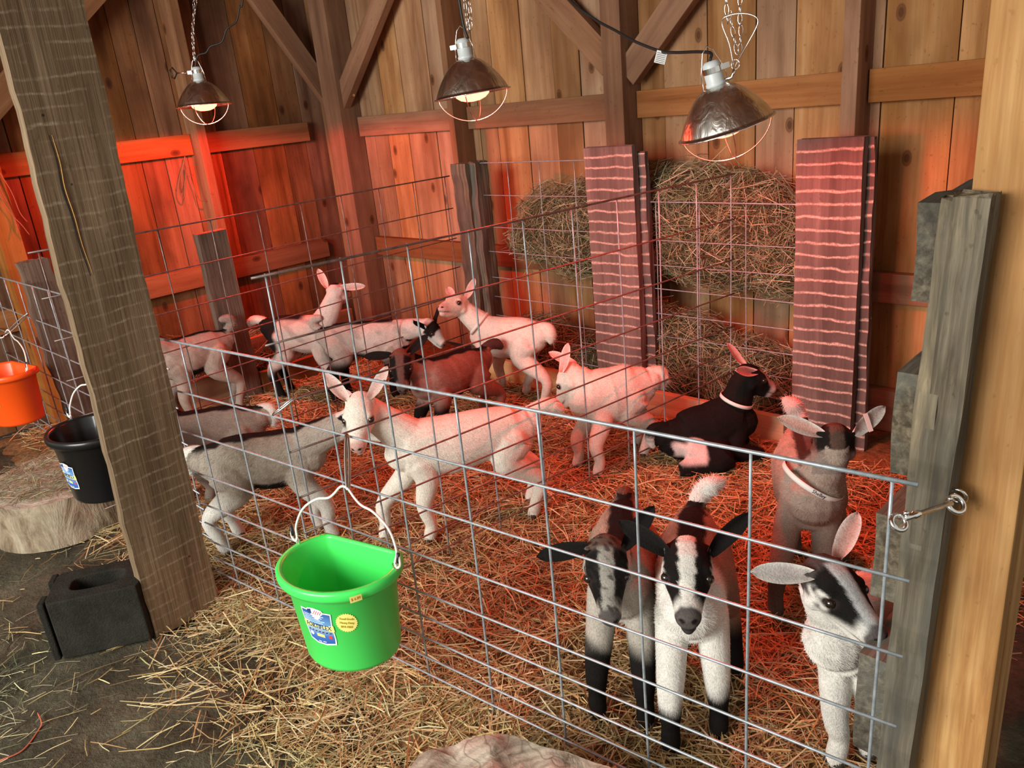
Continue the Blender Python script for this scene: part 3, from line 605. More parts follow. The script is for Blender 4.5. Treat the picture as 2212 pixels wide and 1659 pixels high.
def bucket(label, mat, loc, yaw, stickers, bail_lean=0., hook=.12):
    r = empty('flat_back_bucket', loc, (0, 0, yaw)); tag(r, label, 'bucket')
    H = .230; m = MB(); rings = []
    def ring(R, z, fl): s = dshape(R, fl*R)*np.array([1., YS]); return np.c_[s, np.full(len(s), z)]
    YS = .84; K = .66
    prof = [(.002, .004), (.105, .0), (.113, .003), (.117, .012), (.131, H-.045), (.1325, H-.044), (.1330, H-.030), (.1490, H-.026), (.1530, H-.018), (.1530, H-.006), (.1480, H), (.1370, H-.002), (.1340, H-.008), (.1290, H-.040), (.1265, H-.045), (.1125, .014), (.108, .006), (.002, .006)]
    V = []; F = []
    for R, z in prof: V.append(ring(R, z, K if R > .01 else K))
    n = len(V[0])
    for i in range(len(prof)-1):
        for k in range(n): k2 = (k+1) % n; F.append((i*n+k, i*n+k2, (i+1)*n+k2, (i+1)*n+k))
    m.add(np.concatenate(V), F); m.build('tub', M_[mat], r, smooth=True)
    # bail ears and handle
    ez = H-.004
    for sx in (-1, 1):
        m = MB(); m.tube([(sx*.146+.006*math.cos(a), .02, ez+.009+.011*math.sin(a)) for a in np.linspace(0, 2*math.pi, 12, endpoint=False)], .0018, 6, closed=True); m.build('bail_ear', M_['chrome'], r, smooth=True)
        m = MB(); m.tube([(sx*.157, .02, ez+.022), (sx*.160, .022, ez+.045)], .004, 8); m.build('bail_cap', M_['black_rubber'], r, smooth=True)
    top = ez+.150; yb = bail_lean
    pts = [(-.160, .022, ez+.04), (-.162, .02, ez+.018), (-.152, .02, ez+.008), (-.147, .022, ez+.02), (-.150, .02+yb*.25, ez+.045), (-.128, .02+yb*.55, ez+.088), (-.085, .02+yb*.75, ez+.118), (-.05, .02+yb*.85, ez+.126), (-.030, .02+yb*.92, ez+.140), (-.014, .02+yb, top+.006), (0, .02+yb, top+.012)]
    pts = pts+[(-a, b, c) for a, b, c in pts[:-1][::-1]]
    m = MB(); m.tube(catmull(pts, 4), .0029, 8); m.build('bail_handle', M_['white_enamel_wire'], r, smooth=True)
    # stickers
    def wrap(u, v):                       # label coordinates (m) to bucket surface; u along the front, v up
        zz = v; R = .117+(.131-.117)*(zz-.012)/(H-.057)+.0006; a = -math.pi/2+u/R
        return np.array([R*math.cos(a), R*math.sin(a)*YS-.0008, zz])
    def patch(name, outline, mat_, parent, lift=0., n=14):
        o_ = np.array(outline); c = o_.mean(0); V = []; F = []; k = len(o_); rs = 5
        for q in range(1, rs+1):
            for p in o_: V.append(c+(p-c)*q/rs)
        V = [c]+V; F = [(0, 1+i, 1+(i+1) % k) for i in range(k)]
        for q in range(rs-1):
            for i in range(k): F.append((1+q*k+i, 1+(q+1)*k+i, 1+(q+1)*k+(i+1) % k, 1+q*k+(i+1) % k))
        W_ = []
        for u, v in V:
            w_ = wrap(u, v); w_[:2] *= 1+lift/.12; W_.append(w_)
        mm = MB(); mm.add(W_, F); return mm.build(name, M_[mat_], parent, smooth=True)
    def wtext(name, txt, size, u, v, rot, mat_, parent, lift=.001, sx=1.):
        tv, tf = text_mesh(txt, size); ca, sa = math.cos(rot), math.sin(rot); W_ = []
        for x, y, z in tv:
            x *= sx; uu = u+x*ca-y*sa; vv = v+x*sa+y*ca; w_ = wrap(uu, vv); w_[:2] *= 1+(lift+z)/.12; W_.append(w_)
        mm = MB(); mm.add(W_, tf); return mm.build(name, M_[mat_], parent)
    if 'brand' in stickers:
        u0, v0, s_ = stickers['brand']
        def q(l): return [(u0+a*s_, v0+b*s_) for a, b in l]
        out = [(-.040, .046), (-.022, .046), (-.018, .050), (0, .052), (.018, .048), (.022, .042), (.040, .040), (.037, .010), (.038, -.03), (.036, -.044), (.012, -.047), (-.012, -.045), (-.031, -.036), (-.037, 0)]
        st = patch('brand_sticker', q(out), 'label_white', r, .0003)
        patch('sticker_field', q([(a*.92, b*.92+.0005) for a, b in out if not (abs(a) < .02 and b > 0.04)]), 'label_blue', st, .0007)
        patch('flag_blue', q([(-.021, .040), (-.018, .047), (-.008, .049), (-.008, .036), (-.014, .037)]), 'label_navy', st, .0010)
        patch('flag_white', q([(-.008, .036), (-.008, .049), (.008, .049), (.018, .044), (.020, .037), (.012, .034), (.002, .034)]), 'label_white', st, .0010)
        for i in range(4):
            patch('flag_stripe', q([(-.006+i*.006, .036), (.003+i*.0045, .0475-.001*i), (.0045+i*.0045, .0470-.001*i), (-.0045+i*.006, .0355)]), 'label_red', st, .0013)
        patch('name_band', q([(-.0385, .010), (-.036, .016), (.039, .009), (.040, -.006), (.036, -.009), (-.036, -.002)]), 'label_yellow', st, .0010)
        wtext('brand_name', 'FORTIFLEX', .0165*s_, u0+.001*s_, v0+.0035*s_, -.07, 'label_navy', st, .0014, .80)
        for i in range(5):
            ln = .030-.003*(i % 3); patch('print_line', q([(-.033, .034-i*.0045), (-.033+ln*1.8, .031-i*.0045), (-.033+ln*1.8, .0295-i*.0045), (-.033, .0325-i*.0045)]), 'pale_print', st, .0011)
        for i in range(7):
            x_ = -.028+i*.009; y_ = -.0075-i*.0006
            patch('animal_mark', q([(x_, y_), (x_+.0045, y_+.0005), (x_+.0055, y_+.0018), (x_+.0045, y_-.0005), (x_+.0042, y_-.0030), (x_+.0034, y_-.0030), (x_+.003, y_-.0012), (x_+.001, y_-.0012), (x_+.0006, y_-.003), (x_-.0002, y_-.003)]), 'ink', st, .0013)
        patch('seal', q([(-.022+.0055*math.cos(a), -.019+.0055*math.sin(a)) for a in np.linspace(0, 6.28, 12, endpoint=False)]), 'pale_print', st, .0011)
        patch('red_seal', q([(.026+.0045*math.cos(a), -.023+.0045*math.sin(a)) for a in np.linspace(0, 6.28, 10, endpoint=False)]), 'label_red', st, .0011)
        patch('print_block', q([(-.008, -.016), (.012, -.018), (.012, -.026), (-.008, -.024)]), 'label_yellow', st, .0011)
        for xx in (-.008, .004): patch('print_line', q([(xx, -.036), (xx+.008, -.037), (xx+.008, -.039), (xx, -.038)]), 'label_white', st, .0011)
    if 'star' in stickers:
        u0, v0, s_ = stickers['star']
        st = patch('star_sticker', [(u0+s_*(.0255 if i % 2 else .0228)*math.cos(i*math.pi/28), v0+s_*(.0255 if i % 2 else .0228)*math.sin(i*math.pi/28)) for i in range(56)], 'label_yellow', r, .0004)
        for i, tx in enumerate(('Food Grade', 'Heavy Duty', 'BPA FREE')): wtext('sticker_writing', tx, .0078*s_, u0+(.002-.002*i)*s_, v0+(.0105-.0105*i)*s_, -.17, 'label_text', st, .0010, .85)
    if 'price' in stickers:
        a = stickers['price']; M = np.eye(4); Rr = .1536
        m = MB(); n_ = 6; V = []; F = []
        for i in range(n_+1):
            th = a+(i-n_/2)*.028
            for zz in (H-.019, H-.004): V.append((Rr*math.cos(th), Rr*math.sin(th), zz))
        for i in range(n_): F.append((2*i, 2*i+2, 2*i+3, 2*i+1))
        m.add(V, F); st = m.build('price_sticker', M_['label_yellow'], r, smooth=True)
        tv, tf = text_mesh('$ 6.89', .0095, .0002); W_ = [((Rr+.0004)*math.cos(a+x*.85/Rr), (Rr+.0004)*math.sin(a+x*.85/Rr), H-.0115+y) for x, y, z in tv]
        m = MB(); m.add(W_, tf); m.build('price_writing', M_['label_red'], st)
    return r
GB = (2.352, -1.735, .208); GY = math.radians(13)
bucket('bright green flat-back bucket hanging on the front panel', 'green_plastic', GB, GY, {'brand': (.014, .126, 1.0), 'star': (.086, .142, 1.0), 'price': -.62}, bail_lean=.035)
bucket('black flat-back bucket hanging left of the plank post', 'black_plastic', (1.075, -1.80, .275), math.radians(10), {'brand': (.000, .10, .92)}, bail_lean=.04)
bucket('orange flat-back bucket at the left edge, cut by the frame', 'orange_plastic', (-.085, -1.735, .262), math.radians(10), {'star': (.05, .11, 1.)}, bail_lean=.04)
def snap(label, a, b, rad=.0032, mat='chrome', name='snap_hook', w=.012):
    a = np.array(a, float); b = np.array(b, float); L = np.linalg.norm(b-a); M = frame(b-a, (0.3, .2, 1)); M[:3, 3] = a; m = MB()
    pts = [(0, 0, 0)]
    pts = [(L*.5+L*.5*math.cos(t)*1.0, w*math.sin(t)*(1 if abs(math.sin(t)) > .1 else 1), 0) for t in np.linspace(0, 2*math.pi, 22, endpoint=False)]
    pts = np.array(pts)@M[:3, :3].T+a
    m.tube(pts, rad, 7, closed=True); r_ = m.build(name, M_[mat], smooth=True); return tag(r_, label, 'clip')
def wpt(p0, ang, d, off=0.):
    a = math.radians(ang); return np.array([p0[0]+d*math.cos(a)+off*math.sin(a), p0[1]+d*math.sin(a)-off*math.cos(a)])
q = wpt((1.61, -1.667), 5.744, .672, .012)
snap('long silver clip hanging the green bucket from the second wire', (q[0], q[1], .683), (GB[0]+.0, GB[1]+.055, .588), .0038, w=.0045)
snap('oval carabiner joining the dividing panel to the front panel', (2.003, -1.640, .684), (2.050, -1.598, .724), .0028, w=.012)
snap('snap hook holding the black bucket on the left panel', (1.105, -1.592, .69), (1.078, -1.742, .635), .0025, w=.008)
snap('silver snap hanging the orange bucket', (-.085, -1.585, .70), (-.09, -1.695, .630), .003, w=.010)
# swivel snap holding the gate end to the yellow post
r = empty('gate_snap', (3.442, -1.487, .772)); tag(r, 'shiny chrome double snap between the front panel and the yellow post', 'clip')
o0 = np.array([3.442, -1.487, .772])
def rel(mb, name, mat='chrome'): return mb.build(name, M_[mat], r, smooth=True, loc=tuple(-o0))
A = np.array([3.446, -1.489, .772]); B = np.array([3.492, -1.395, .772]); d = (B-A)/np.linalg.norm(B-A)
m = MB(); m.tube([A+d*.010, A+d*.024, A+d*.026, A+d*.036, A+d*.038, B-d*.008], [.0045, .0045, .006, .006, .004, .004], 10); m.ell(A+d*.012+np.array([0, 0, .008]), (.004, .004, .004), 8); m.ell(B-d*.012+np.array([0, 0, .008]), (.004, .004, .004), 8); rel(m, 'snap_body')
for cpt, sg in ((A, 1), (B, 1)):
    m = MB(); e2 = np.cross(d, (0.4, -.6, .6)); e2 /= np.linalg.norm(e2); rr = .011 if cpt is A else .013; ce = cpt+np.array([0, 0, -.004]); m.tube([ce+d*rr*math.cos(t)+e2*rr*math.sin(t) for t in np.linspace(0, 2*math.pi, 18, endpoint=False)], .0038, 8, closed=True); rel(m, 'snap_hook_end')
m = MB(); ce = np.array([3.488, -1.372, .770]); m.tube([ce+np.array([.012*math.cos(t), -.004*math.sin(t), .012*math.sin(t)]) for t in np.linspace(0, 2*math.pi, 16, endpoint=False)], .0024, 8, closed=True); m.tube([ce+np.array([0, .004, -.010]), ce+np.array([0, .03, -.012])], .0026, 7); rel(m, 'screw_eye')
# ------------------------------------------------------------------ stump, cut log, concrete block, twine
def noisy_cyl(name, label, cat, rad, h, loc, mat_side, mat_top, seed, sx=1., sy=1., nth=64, nz=14, rough=.05, top_rough=.006, rot=(0, 0, 0)):
    rr = random.Random(seed); ph = [rr.uniform(0, 6) for _ in range(8)]; V = []; F = []
    def R(a): return rad*(1+rough*math.sin(2*a+ph[0])+rough*.7*math.sin(3*a+ph[1])+rough*.4*math.sin(7*a+ph[2])+rough*.25*math.sin(17*a+ph[3]))
    for i in range(nz+1):
        z = h*i/nz
        for k in range(nth):
            a = 2*math.pi*k/nth; q = R(a)*(1+.012*math.sin(z*60+a*9+ph[4])+.02*math.sin(z*20+a*3+ph[5])); V.append((q*math.cos(a)*sx, q*math.sin(a)*sy, z))
    for i in range(nz):
        for k in range(nth): k2 = (k+1) % nth; F.append((i*nth+k, i*nth+k2, (i+1)*nth+k2, (i+1)*nth+k))
    m = MB(); m.add(V, F); r = empty(name, loc, rot); tag(r, label, cat); m.build('bark', M_[mat_side], r, smooth=True)
    V = []; F = []; nr = 14
    for j in range(nr+1):
        s_ = j/nr
        for k in range(nth):
            a = 2*math.pi*k/nth; q = R(a)*s_*(1+.012*math.sin(h*60+a*9+ph[4])+.02*math.sin(h*20+a*3+ph[5])); x_, y_ = q*math.cos(a)*sx, q*math.sin(a)*sy
            V.append((x_, y_, h+top_rough*(math.sin(x_*40+ph[6])*math.cos(y_*35+ph[7])+.5*math.sin(x_*90+y_*70))*(1 if s_ < 1 else .2)))
    for j in range(nr):
        for k in range(nth): k2 = (k+1) % nth; F.append((j*nth+k, (j+1)*nth+k, (j+1)*nth+k2, j*nth+k2))
    m = MB(); m.add(V, F); m.build('cut_face', M_[mat_top], r, smooth=True)
    return r
noisy_cyl('tree_stump', 'upright log section with hay on top, under the black bucket', 'log', .27, .185, (.50, -1.78, -.01), 'bark', 'cut_log', 5, rough=.03)
n = 1600; a = rng.uniform(0, 2*np.pi, n); rr_ = .26*np.sqrt(rng.random(n)); P_ = np.stack([.50+rr_*np.cos(a), -1.78+rr_*np.sin(a), .180+np.abs(rng.normal(0, .012, n))], -1)
hs_ = strands('hay_scraps', n, P_, rng.uniform(.03, .10, n), rng.uniform(.001, .002, n), straw_cols(n, HAY), mat='hay', tilt=.15, curl=.35); tag(hs_, 'thin mat of old hay lying on the upright log section', 'hay', kind='stuff')
noisy_cyl('cut_log', 'pale weathered sawn log lying in front of the front panel, cut by the bottom edge', 'log', .20, .19, (3.03, -1.845, -.01), 'bark', 'cut_log', 12, sx=1.5, sy=1.0, rough=.05, top_rough=.010, rot=(0, 0, .05))
# concrete block
r = empty('concrete_block', (1.455, -1.998, 0)); r.rotation_euler = (0, 0, math.radians(58)); tag(r, 'dark concrete block with an oval core hole, beside the plank post', 'concrete block')
def block():
    L_, W_, H_ = .25, .17, .185; m = MB(); n = 40
    ho = []; hi = []
    for k in range(n):
        a = 2*math.pi*k/n; c_, s_ = math.cos(a), math.sin(a); e = .15
        t_ = 1/max(abs(c_)/(L_/2), abs(s_)/(W_/2)); ho.append((c_*t_, s_*t_)); hi.append((math.copysign(abs(c_)**.6, c_)*.072, math.copysign(abs(s_)**.6, s_)*.040))
    # notch grooves on the short ends: two shallow channels
    V = []; F = []
    for z in (0, H_):
        V += [(x, y, z) for x, y in ho]+[(x, y, z) for x, y in hi]
    for k in range(n):
        k2 = (k+1) % n
        F += [(k, k2, 2*n+k2, 2*n+k), (n+k, 3*n+k, 3*n+k2, n+k2), (2*n+k, 2*n+k2, 3*n+k2, 3*n+k), (k, n+k, n+k2, k2)]
    m.add(V, F)
    for sy_ in (-1, 1): m.box((-L_/2-.018, sy_*.058-.026, 0), (-L_/2+.001, sy_*.058+.026, H_))
    return m.build('block_body', M_['concrete'], r, bevel=.004)
block()
def twine(label, lines, mat, rad=.0012):
    m = MB()
    for p in lines: m.tube(catmull(p, 5), rad, 5)
    return tag(m.build('baler_twine', M_[mat], smooth=True), label, 'twine')
twine('looped tan twine hanging from a nail under the left rail', [[(-.735, -.44, 1.235), (-.73, -.46, 1.20), (-.725, -.50, 1.13), (-.73, -.52, 1.06), (-.73, -.50, 1.02), (-.73, -.47, 1.10), (-.73, -.45, 1.19)], [(-.735, -.44, 1.24), (-.725, -.44, 1.16), (-.73, -.43, 1.08), (-.72, -.42, 1.0), (-.72, -.37, .985), (-.72, -.34, .97)], [(-.73, -.45, 1.21), (-.72, -.48, 1.16), (-.73, -.49, 1.08), (-.73, -.46, 1.13), (-.73, -.44, 1.2)]], 'twine_tan', .003)
twine('frayed orange twine hanging at the far left', [[(-.66, -1.395, 1.30), (-.65, -1.40, 1.20), (-.66, -1.38, 1.10), (-.65, -1.37, 1.0)], [(-.66, -1.39, 1.30), (-.65, -1.36, 1.18), (-.65, -1.35, 1.08), (-.65, -1.33, 1.03)], [(-.66, -1.40, 1.28), (-.65, -1.41, 1.16), (-.65, -1.38, 1.05), (-.64, -1.39, .98)], [(-.65, -1.38, 1.06), (-.64, -1.36, 1.02), (-.64, -1.34, .97)]], 'twine_orange', .0022)
twine('orange twine end lying on the dirt at the lower left', [[tuple(at(0, 1643)), tuple(at(50, 1620)), tuple(at(85, 1575, .004)), tuple(at(90, 1560, .01)), tuple(at(82, 1540))]], 'twine_orange', .0022)
# ------------------------------------------------------------------ goat kids
def join_remesh(mb, voxel, smooth_it=7):
    me = bpy.data.meshes.new('g'); me.from_pydata(np.concatenate(mb.v).tolist(), [], mb.f); o = bpy.data.objects.new('g', me); C.objects.link(o)
    r = o.modifiers.new('r', 'REMESH'); r.mode = 'VOXEL'; r.voxel_size = voxel; r.adaptivity = 0
    s_ = o.modifiers.new('s', 'SMOOTH'); s_.factor = .5; s_.iterations = smooth_it
    dg = bpy.context.evaluated_depsgraph_get(); ev = o.evaluated_get(dg); out = bpy.data.meshes.new_from_object(ev)
    bpy.data.objects.remove(o); bpy.data.meshes.remove(me); return out
def snoise(p, f, seed=0.):
    x, y, z = p[:, 0]*f+seed, p[:, 1]*f+seed*1.7, p[:, 2]*f-seed
    return (np.sin(x+1.7*np.sin(y*1.3+z))+np.sin(y*1.9+1.3*np.sin(z*1.1+x*.7))+np.sin(z*1.6+x*1.2+1.1*np.sin(y)))/3
def sm(x, a, b): t = np.clip((x-a)/(b-a+1e-9), 0, 1); return t*t*(3-2*t)
BLK, WHT, CRM = np.array((.011, .009, .008)), np.array((.78, .755, .69)), np.array((.80, .74, .64))
PNK = np.array((.66, .36, .30))
HSEC = [(-.046, .018, .022, .000), (-.034, .033, .036, .002), (-.012, .042, .044, .001), (.012, .0445, .0445, -.003), (.034, .0405, .039, -.009), (.056, .0315, .033, -.015), (.076, .0255, .028, -.020), (.094, .0225, .0245, -.024), (.108, .0200, .0195, -.027), (.118, .0115, .011, -.028)]
def img(a, b, c=0.): v = a*RT+b*UP-c*FW; return v/np.linalg.norm(v)
def goat(label, R, Wt, feet, Hd, hdir, coat, hroll=0., s=1., voxel=.0046, hairs=6000, ears=None, collar=None, tail='up', legs=None, earcol=None, wears=None, clip=False, hs=1.12, earlen=.105, neckfat=1., bodyfat=1., hairlen=1., open_mouth=False, z0=.028, clear_neck=None):
    R, Wt, Hd = [np.array(v, float) for v in (R, Wt, Hd)]; org = np.array([(R[0]+Wt[0])/2, (R[1]+Wt[1])/2, z0])
    root = empty('goat_kid', tuple(org)); tag(root, label, 'goat', 'goat kids in the straw pens')
    R = R-org; W = Wt-org; H = Hd-org
    f = W-R; f[2] = 0; blen = np.linalg.norm(f); f /= blen; l = np.array([-f[1], f[0], 0.]); up = np.array([0, 0, 1.])
    mb = MB(); prim = []
    def tb(part, pts, rad, flat=1., ref=(0, 0, 1), per=5, n=14):
        pts = np.array(pts, float); rad = np.array(rad, float)*s; fl = np.broadcast_to(np.array(flat, float), rad.shape)
        P_ = catmull(pts, per); tt = np.linspace(0, len(pts)-1, len(P_)); rr = np.interp(tt, range(len(pts)), rad); ff = np.interp(tt, range(len(pts)), fl)
        mb.tube(P_, rr, n, ref=ref, flat=ff)
        for q in (0, -1): mb.ell(P_[q], (rr[q]*.97*(ff[q] if part in ('head',) else min(1, ff[q])),)*3, 6)
        prim.append((part, P_, rr))
    rz, wz = R[2], W[2]; bf = bodyfat
    bp = [R-f*.028*s+up*(-.070*s), R+f*.03*s-up*.088*s, R+f*blen*.38-up*.092*s, R+f*blen*.66-up*.102*s, W-f*.015*s-up*.097*s, W+f*.012*s-up*.104*s, W+f*.036*s-up*.102*s]
    for i, (a, b) in enumerate(((2, .38), (3, .66))): bp[a][2] = rz+(wz-rz)*b-(.090, .102)[i]*s
    tb('body', bp, np.array([.054, .084, .090, .100, .096, .092, .080])*bf, [.85, .80, .84, .84, .78, .78, .82], n=20)
    HM = frame(hdir, up if abs(np.array(hdir)[2])/np.linalg.norm(hdir) < .93 else -f)
    cr, sr = math.cos(hroll), math.sin(hroll); y_, z_ = HM[:3, 1].copy(), HM[:3, 2].copy(); HM[:3, 1] = y_*cr+z_*sr; HM[:3, 2] = z_*cr-y_*sr; HM[:3, 3] = H
    h3 = HM[:3, :3]; k = hs*s
    def hl(p): return H+h3@(np.array(p)*k)
    nb = hl((-.022, 0, -.012))
    n0 = W-f*.012*s-up*.078*s
    mid = (n0+nb)/2+f*.012*s+up*.006
    if clear_neck is not None: mid = mid+np.array(clear_neck)
    tb('neck', [n0, mid, nb], np.array([.072, .056, .043])*neckfat, .86)
    pts = [hl((x, 0, zc)) for x, a, b, zc in HSEC]
    P_ = np.array(pts); mb.tube(P_, [b*k for x, a, b, zc in HSEC], 18, ref=tuple(h3[:, 2]), flat=[a/b for x, a, b, zc in HSEC]); prim.append(('head', P_, np.array([b*k for x, a, b, zc in HSEC])))
    jaw = [hl(p) for p in ((-.012, 0, -.030), (.035, 0, -.040), (.074, 0, -.047), (.103, 0, -.048))]
    mb.tube(np.array(jaw), np.array([.024, .020, .0150, .0110])*k, 12, ref=tuple(h3[:, 2]), flat=[1., 1., 1.1, 1.2]); mb.ell(jaw[-1], (.0105*k,)*3, 6); mb.ell(jaw[0], (.022*k,)*3, 6)
    for sy in (-1, 1):
        mb.ell(hl((.030, sy*.029, .012)), (.013*k,)*3, 6)       # brow
        mb.ell(hl((.101, sy*.010, -.023)), (.0130*k,)*3, 6)     # nostril pads
        mb.ell(hl((.000, sy*.026, -.022)), (.021*k,)*3, 6)      # cheeks
        mb.ell(hl((-.020, sy*.031, .014)), (.013*k,)*3, 6)      # ear roots
    zz = wz/.40; hooves = []
    if legs is None:
        legs = []
        for i, (fx, fy) in enumerate(feet):
            sd = 1 if i % 2 == 0 else -1; p = np.array([fx, fy, 0.])-np.array([org[0], org[1], 0])
            if i < 2:
                a = W-f*.005*s+l*sd*.040*s-up*.125*s; el = a*.62+p*.38; el[2] = wz*.53; el = el-f*.014*s; kn = p*.86+a*.14; kn[2] = wz*.32; kn = kn+f*.010*s
                legs.append(('fleg', [a, el, kn, p+up*.062*s-f*.002, p+up*.030*s+f*.004, p+up*.012+f*.010*s], [.052, .040, .027, .020, .0215, .020]))
            else:
                a = R+f*.045*s+l*sd*.036*s-up*.105*s; el = a*.70+p*.30+f*.042*s+l*sd*.006; el[2] = rz*.56; kn = p*.80+a*.20-f*.036*s; kn[2] = rz*.345
                legs.append(('hleg', [a, el, kn, p+up*.062*s-f*.008*s, p+up*.030*s, p+up*.012+f*.008*s], [.072, .052, .026, .0195, .0215, .020]))
    for part, pts, rad in legs:
        pts = [np.array(q, float) for q in pts]
        tb(part, pts, rad, [.75, .9, 1, 1, 1, 1][:len(pts)] if len(pts) == 6 else 1., ref=tuple(f+np.array([.01, .02, .03])))
        hooves.append((pts[-1], pts[-1]-pts[-2]))
    tbase = R-f*.050*s-up*.035*s
    if not isinstance(tail, str): tv_ = np.array(tail, float)*s; tp = [tbase+f*.03*s-up*.01*s, tbase+tv_*.25+up*.008*s, tbase+tv_*.65+up*.010*s, tbase+tv_]
    elif tail == 'up': tp = [tbase+f*.02*s, tbase-f*.015*s+up*.022*s, tbase-f*.018*s+up*.055*s, tbase-f*.005*s+up*.078*s]
    elif tail == 'out': tp = [tbase+f*.02*s, tbase-f*.03*s+up*.010*s, tbase-f*.065*s+up*.004*s, tbase-f*.090*s-up*.015*s]
    elif tail == 'curl': tp = [tbase+f*.02*s, tbase-f*.02*s+up*.03*s, tbase-f*.012*s+up*.060*s, tbase+f*.022*s+up*.066*s]
    else: tp = [tbase+f*.02*s, tbase-f*.022*s-up*.005*s, tbase-f*.030*s-up*.035*s, tbase-f*.026*s-up*.065*s]
    tb('tail', tp, [.020, .023, .026, .017], 1.05)
    me = join_remesh(mb, voxel)
    nv = len(me.vertices); V = np.empty(nv*3); me.vertices.foreach_get('co', V); V = V.reshape(-1, 3)
    N = np.empty(nv*3); me.vertices.foreach_get('normal', N); N = N.reshape(-1, 3)
    best = np.full(nv, 1e9); part = np.zeros(nv, int); T = np.zeros(nv); names = []
    for i, (pn, P_, rr) in enumerate(prim):
        names.append(pn)
        for q in range(len(P_)):
            d = np.linalg.norm(V-P_[q], axis=1)-rr[q]; b = d < best; best[b] = d[b]; part[b] = i; T[b] = q/(len(P_)-1)
    nm = np.array(names)[part]
    HL = ((V-H)@h3)/k; inhead = (nm == 'head')|((np.abs(HL[:, 0]-.03) < .10)&(np.abs(HL[:, 1]) < .05)&(np.abs(HL[:, 2]+.01) < .062)&(HL[:, 0] > -.04))
    X = dict(V=V, N=N, part=nm, T=T, u=((V-R)@f)/blen, v=(V@l)/s, z=V[:, 2], top=np.where(True, V[:, 2]-(rz+(wz-rz)*np.clip(((V-R)@f)/blen, 0, 1)), 0), HL=HL, head=inhead, leg=np.isin(nm, ('fleg', 'hleg')), fleg=nm == 'fleg', hleg=nm == 'hleg', neck=nm == 'neck', tail=nm == 'tail', body=nm == 'body', sd=np.sign((V-(R+W)/2)@l))
    col = coat(X)
    # nose, nostrils, mouth line, eye rims, hoof edge
    nose, rim = getattr(coat, 'nose', (.10, .085, .08)), getattr(coat, 'rim', (.03, .02, .018))
    def blend(c, m, q): return c*(1-m[:, None])+np.array(q)*m[:, None]
    hx, hy, hz = HL.T
    m = inhead*sm(hx, .099, .109)*sm(hz, -.044, -.039)*sm(hz, -.040, -.032); col = blend(col, m*.92, nose)
    for sy in (-1, 1):
        d = np.sqrt(((hx-.114)/2.5)**2+((hy-sy*.0095)*1.0)**2+((hz+.020)*1.4)**2); col = blend(col, inhead*(1-sm(d, .0040, .0070)), (.012, .008, .008))
        d = np.sqrt((hx-.038)**2+((hz-.003)*1.25)**2)+(hy*sy < .02)*1; col = blend(col, inhead*(1-sm(d, .0105, .0165)), rim)
    m = inhead*(1-sm(np.abs(hz+.0385-.05*np.clip(.118-hx, 0, .05)), .0012, .0035))*sm(hx, .068, .085); col = blend(col, m*.75, (.06, .03, .03))
    col = np.clip(col, .004, 1)
    ca = me.color_attributes.new('Col', 'FLOAT_COLOR', 'POINT'); ca.data.foreach_set('color', np.c_[col, np.ones(nv)].astype(np.float32).ravel())
    me.polygons.foreach_set('use_smooth', [True]*len(me.polygons)); me.materials.append(M_['fur']); me.name = 'body'
    body = bpy.data.objects.new('body', me); C.objects.link(body); body.parent = root
    # fur strands
    me.calc_loop_triangles(); nt = len(me.loop_triangles); tri = np.empty(nt*3, int); me.loop_triangles.foreach_get('vertices', tri); tri = tri.reshape(-1, 3)
    A = np.linalg.norm(np.cross(V[tri[:, 1]]-V[tri[:, 0]], V[tri[:, 2]]-V[tri[:, 0]]), axis=1); idx = rng.choice(nt, hairs, p=A/A.sum())
    bc = rng.dirichlet((1, 1, 1), hairs); t3 = tri[idx]; P_ = (V[t3]*bc[:, :, None]).sum(1); NN = (N[t3]*bc[:, :, None]).sum(1); NN /= np.linalg.norm(NN, axis=1)[:, None]
    cc = col[t3[:, 0]]*np.where(col[t3[:, 0]].mean(1, keepdims=True) > .45, rng.uniform(.94, 1.1, (hairs, 1)), rng.uniform(.75, 1.2, (hairs, 1))); hd = inhead[t3[:, 0]]; lg = X['leg'][t3[:, 0]]; tl = X['tail'][t3[:, 0]]
    flow = np.tile(-f*.8-up*.55, (hairs, 1)); flow[hd] = -h3[:, 0]; flow[lg] = -up
    flow += rng.normal(0, .22, (hairs, 3)); flow -= NN*(flow*NN).sum(1)[:, None]; flow /= np.linalg.norm(flow, axis=1)[:, None]+1e-9
    d = flow+NN*rng.uniform(.12, .45, (hairs, 1)); d /= np.linalg.norm(d, axis=1)[:, None]
    L = np.where(hd, .0055, np.where(lg, .009, np.where(tl, .020, .0145)))*rng.uniform(.6, 1.25, hairs)*hairlen
    ok = ~(hd & ((HL[t3[:, 0], 0] > .095)|(np.sqrt((HL[t3[:, 0], 0]-.033)**2+(HL[t3[:, 0], 2]-.002)**2) < .015)))
    P_, d, L, cc, NN = P_[ok], d[ok], L[ok], cc[ok], NN[ok]; n = len(P_)
    side = np.cross(d, NN); side /= np.linalg.norm(side, axis=1)[:, None]+1e-9; wv = .00055
    tip = P_+d*L[:, None]-NN*(L*.12)[:, None]; VV = np.stack([P_-side*wv, P_+side*wv, tip], 1).reshape(-1, 3)
    hm = bpy.data.meshes.new('coat'); hm.vertices.add(len(VV)); hm.vertices.foreach_set('co', VV.astype(np.float32).ravel()); hm.loops.add(3*n); hm.loops.foreach_set('vertex_index', np.arange(3*n, dtype=np.int32)); hm.polygons.add(n); hm.polygons.foreach_set('loop_start', np.arange(0, 3*n, 3, dtype=np.int32)); hm.update(calc_edges=True)
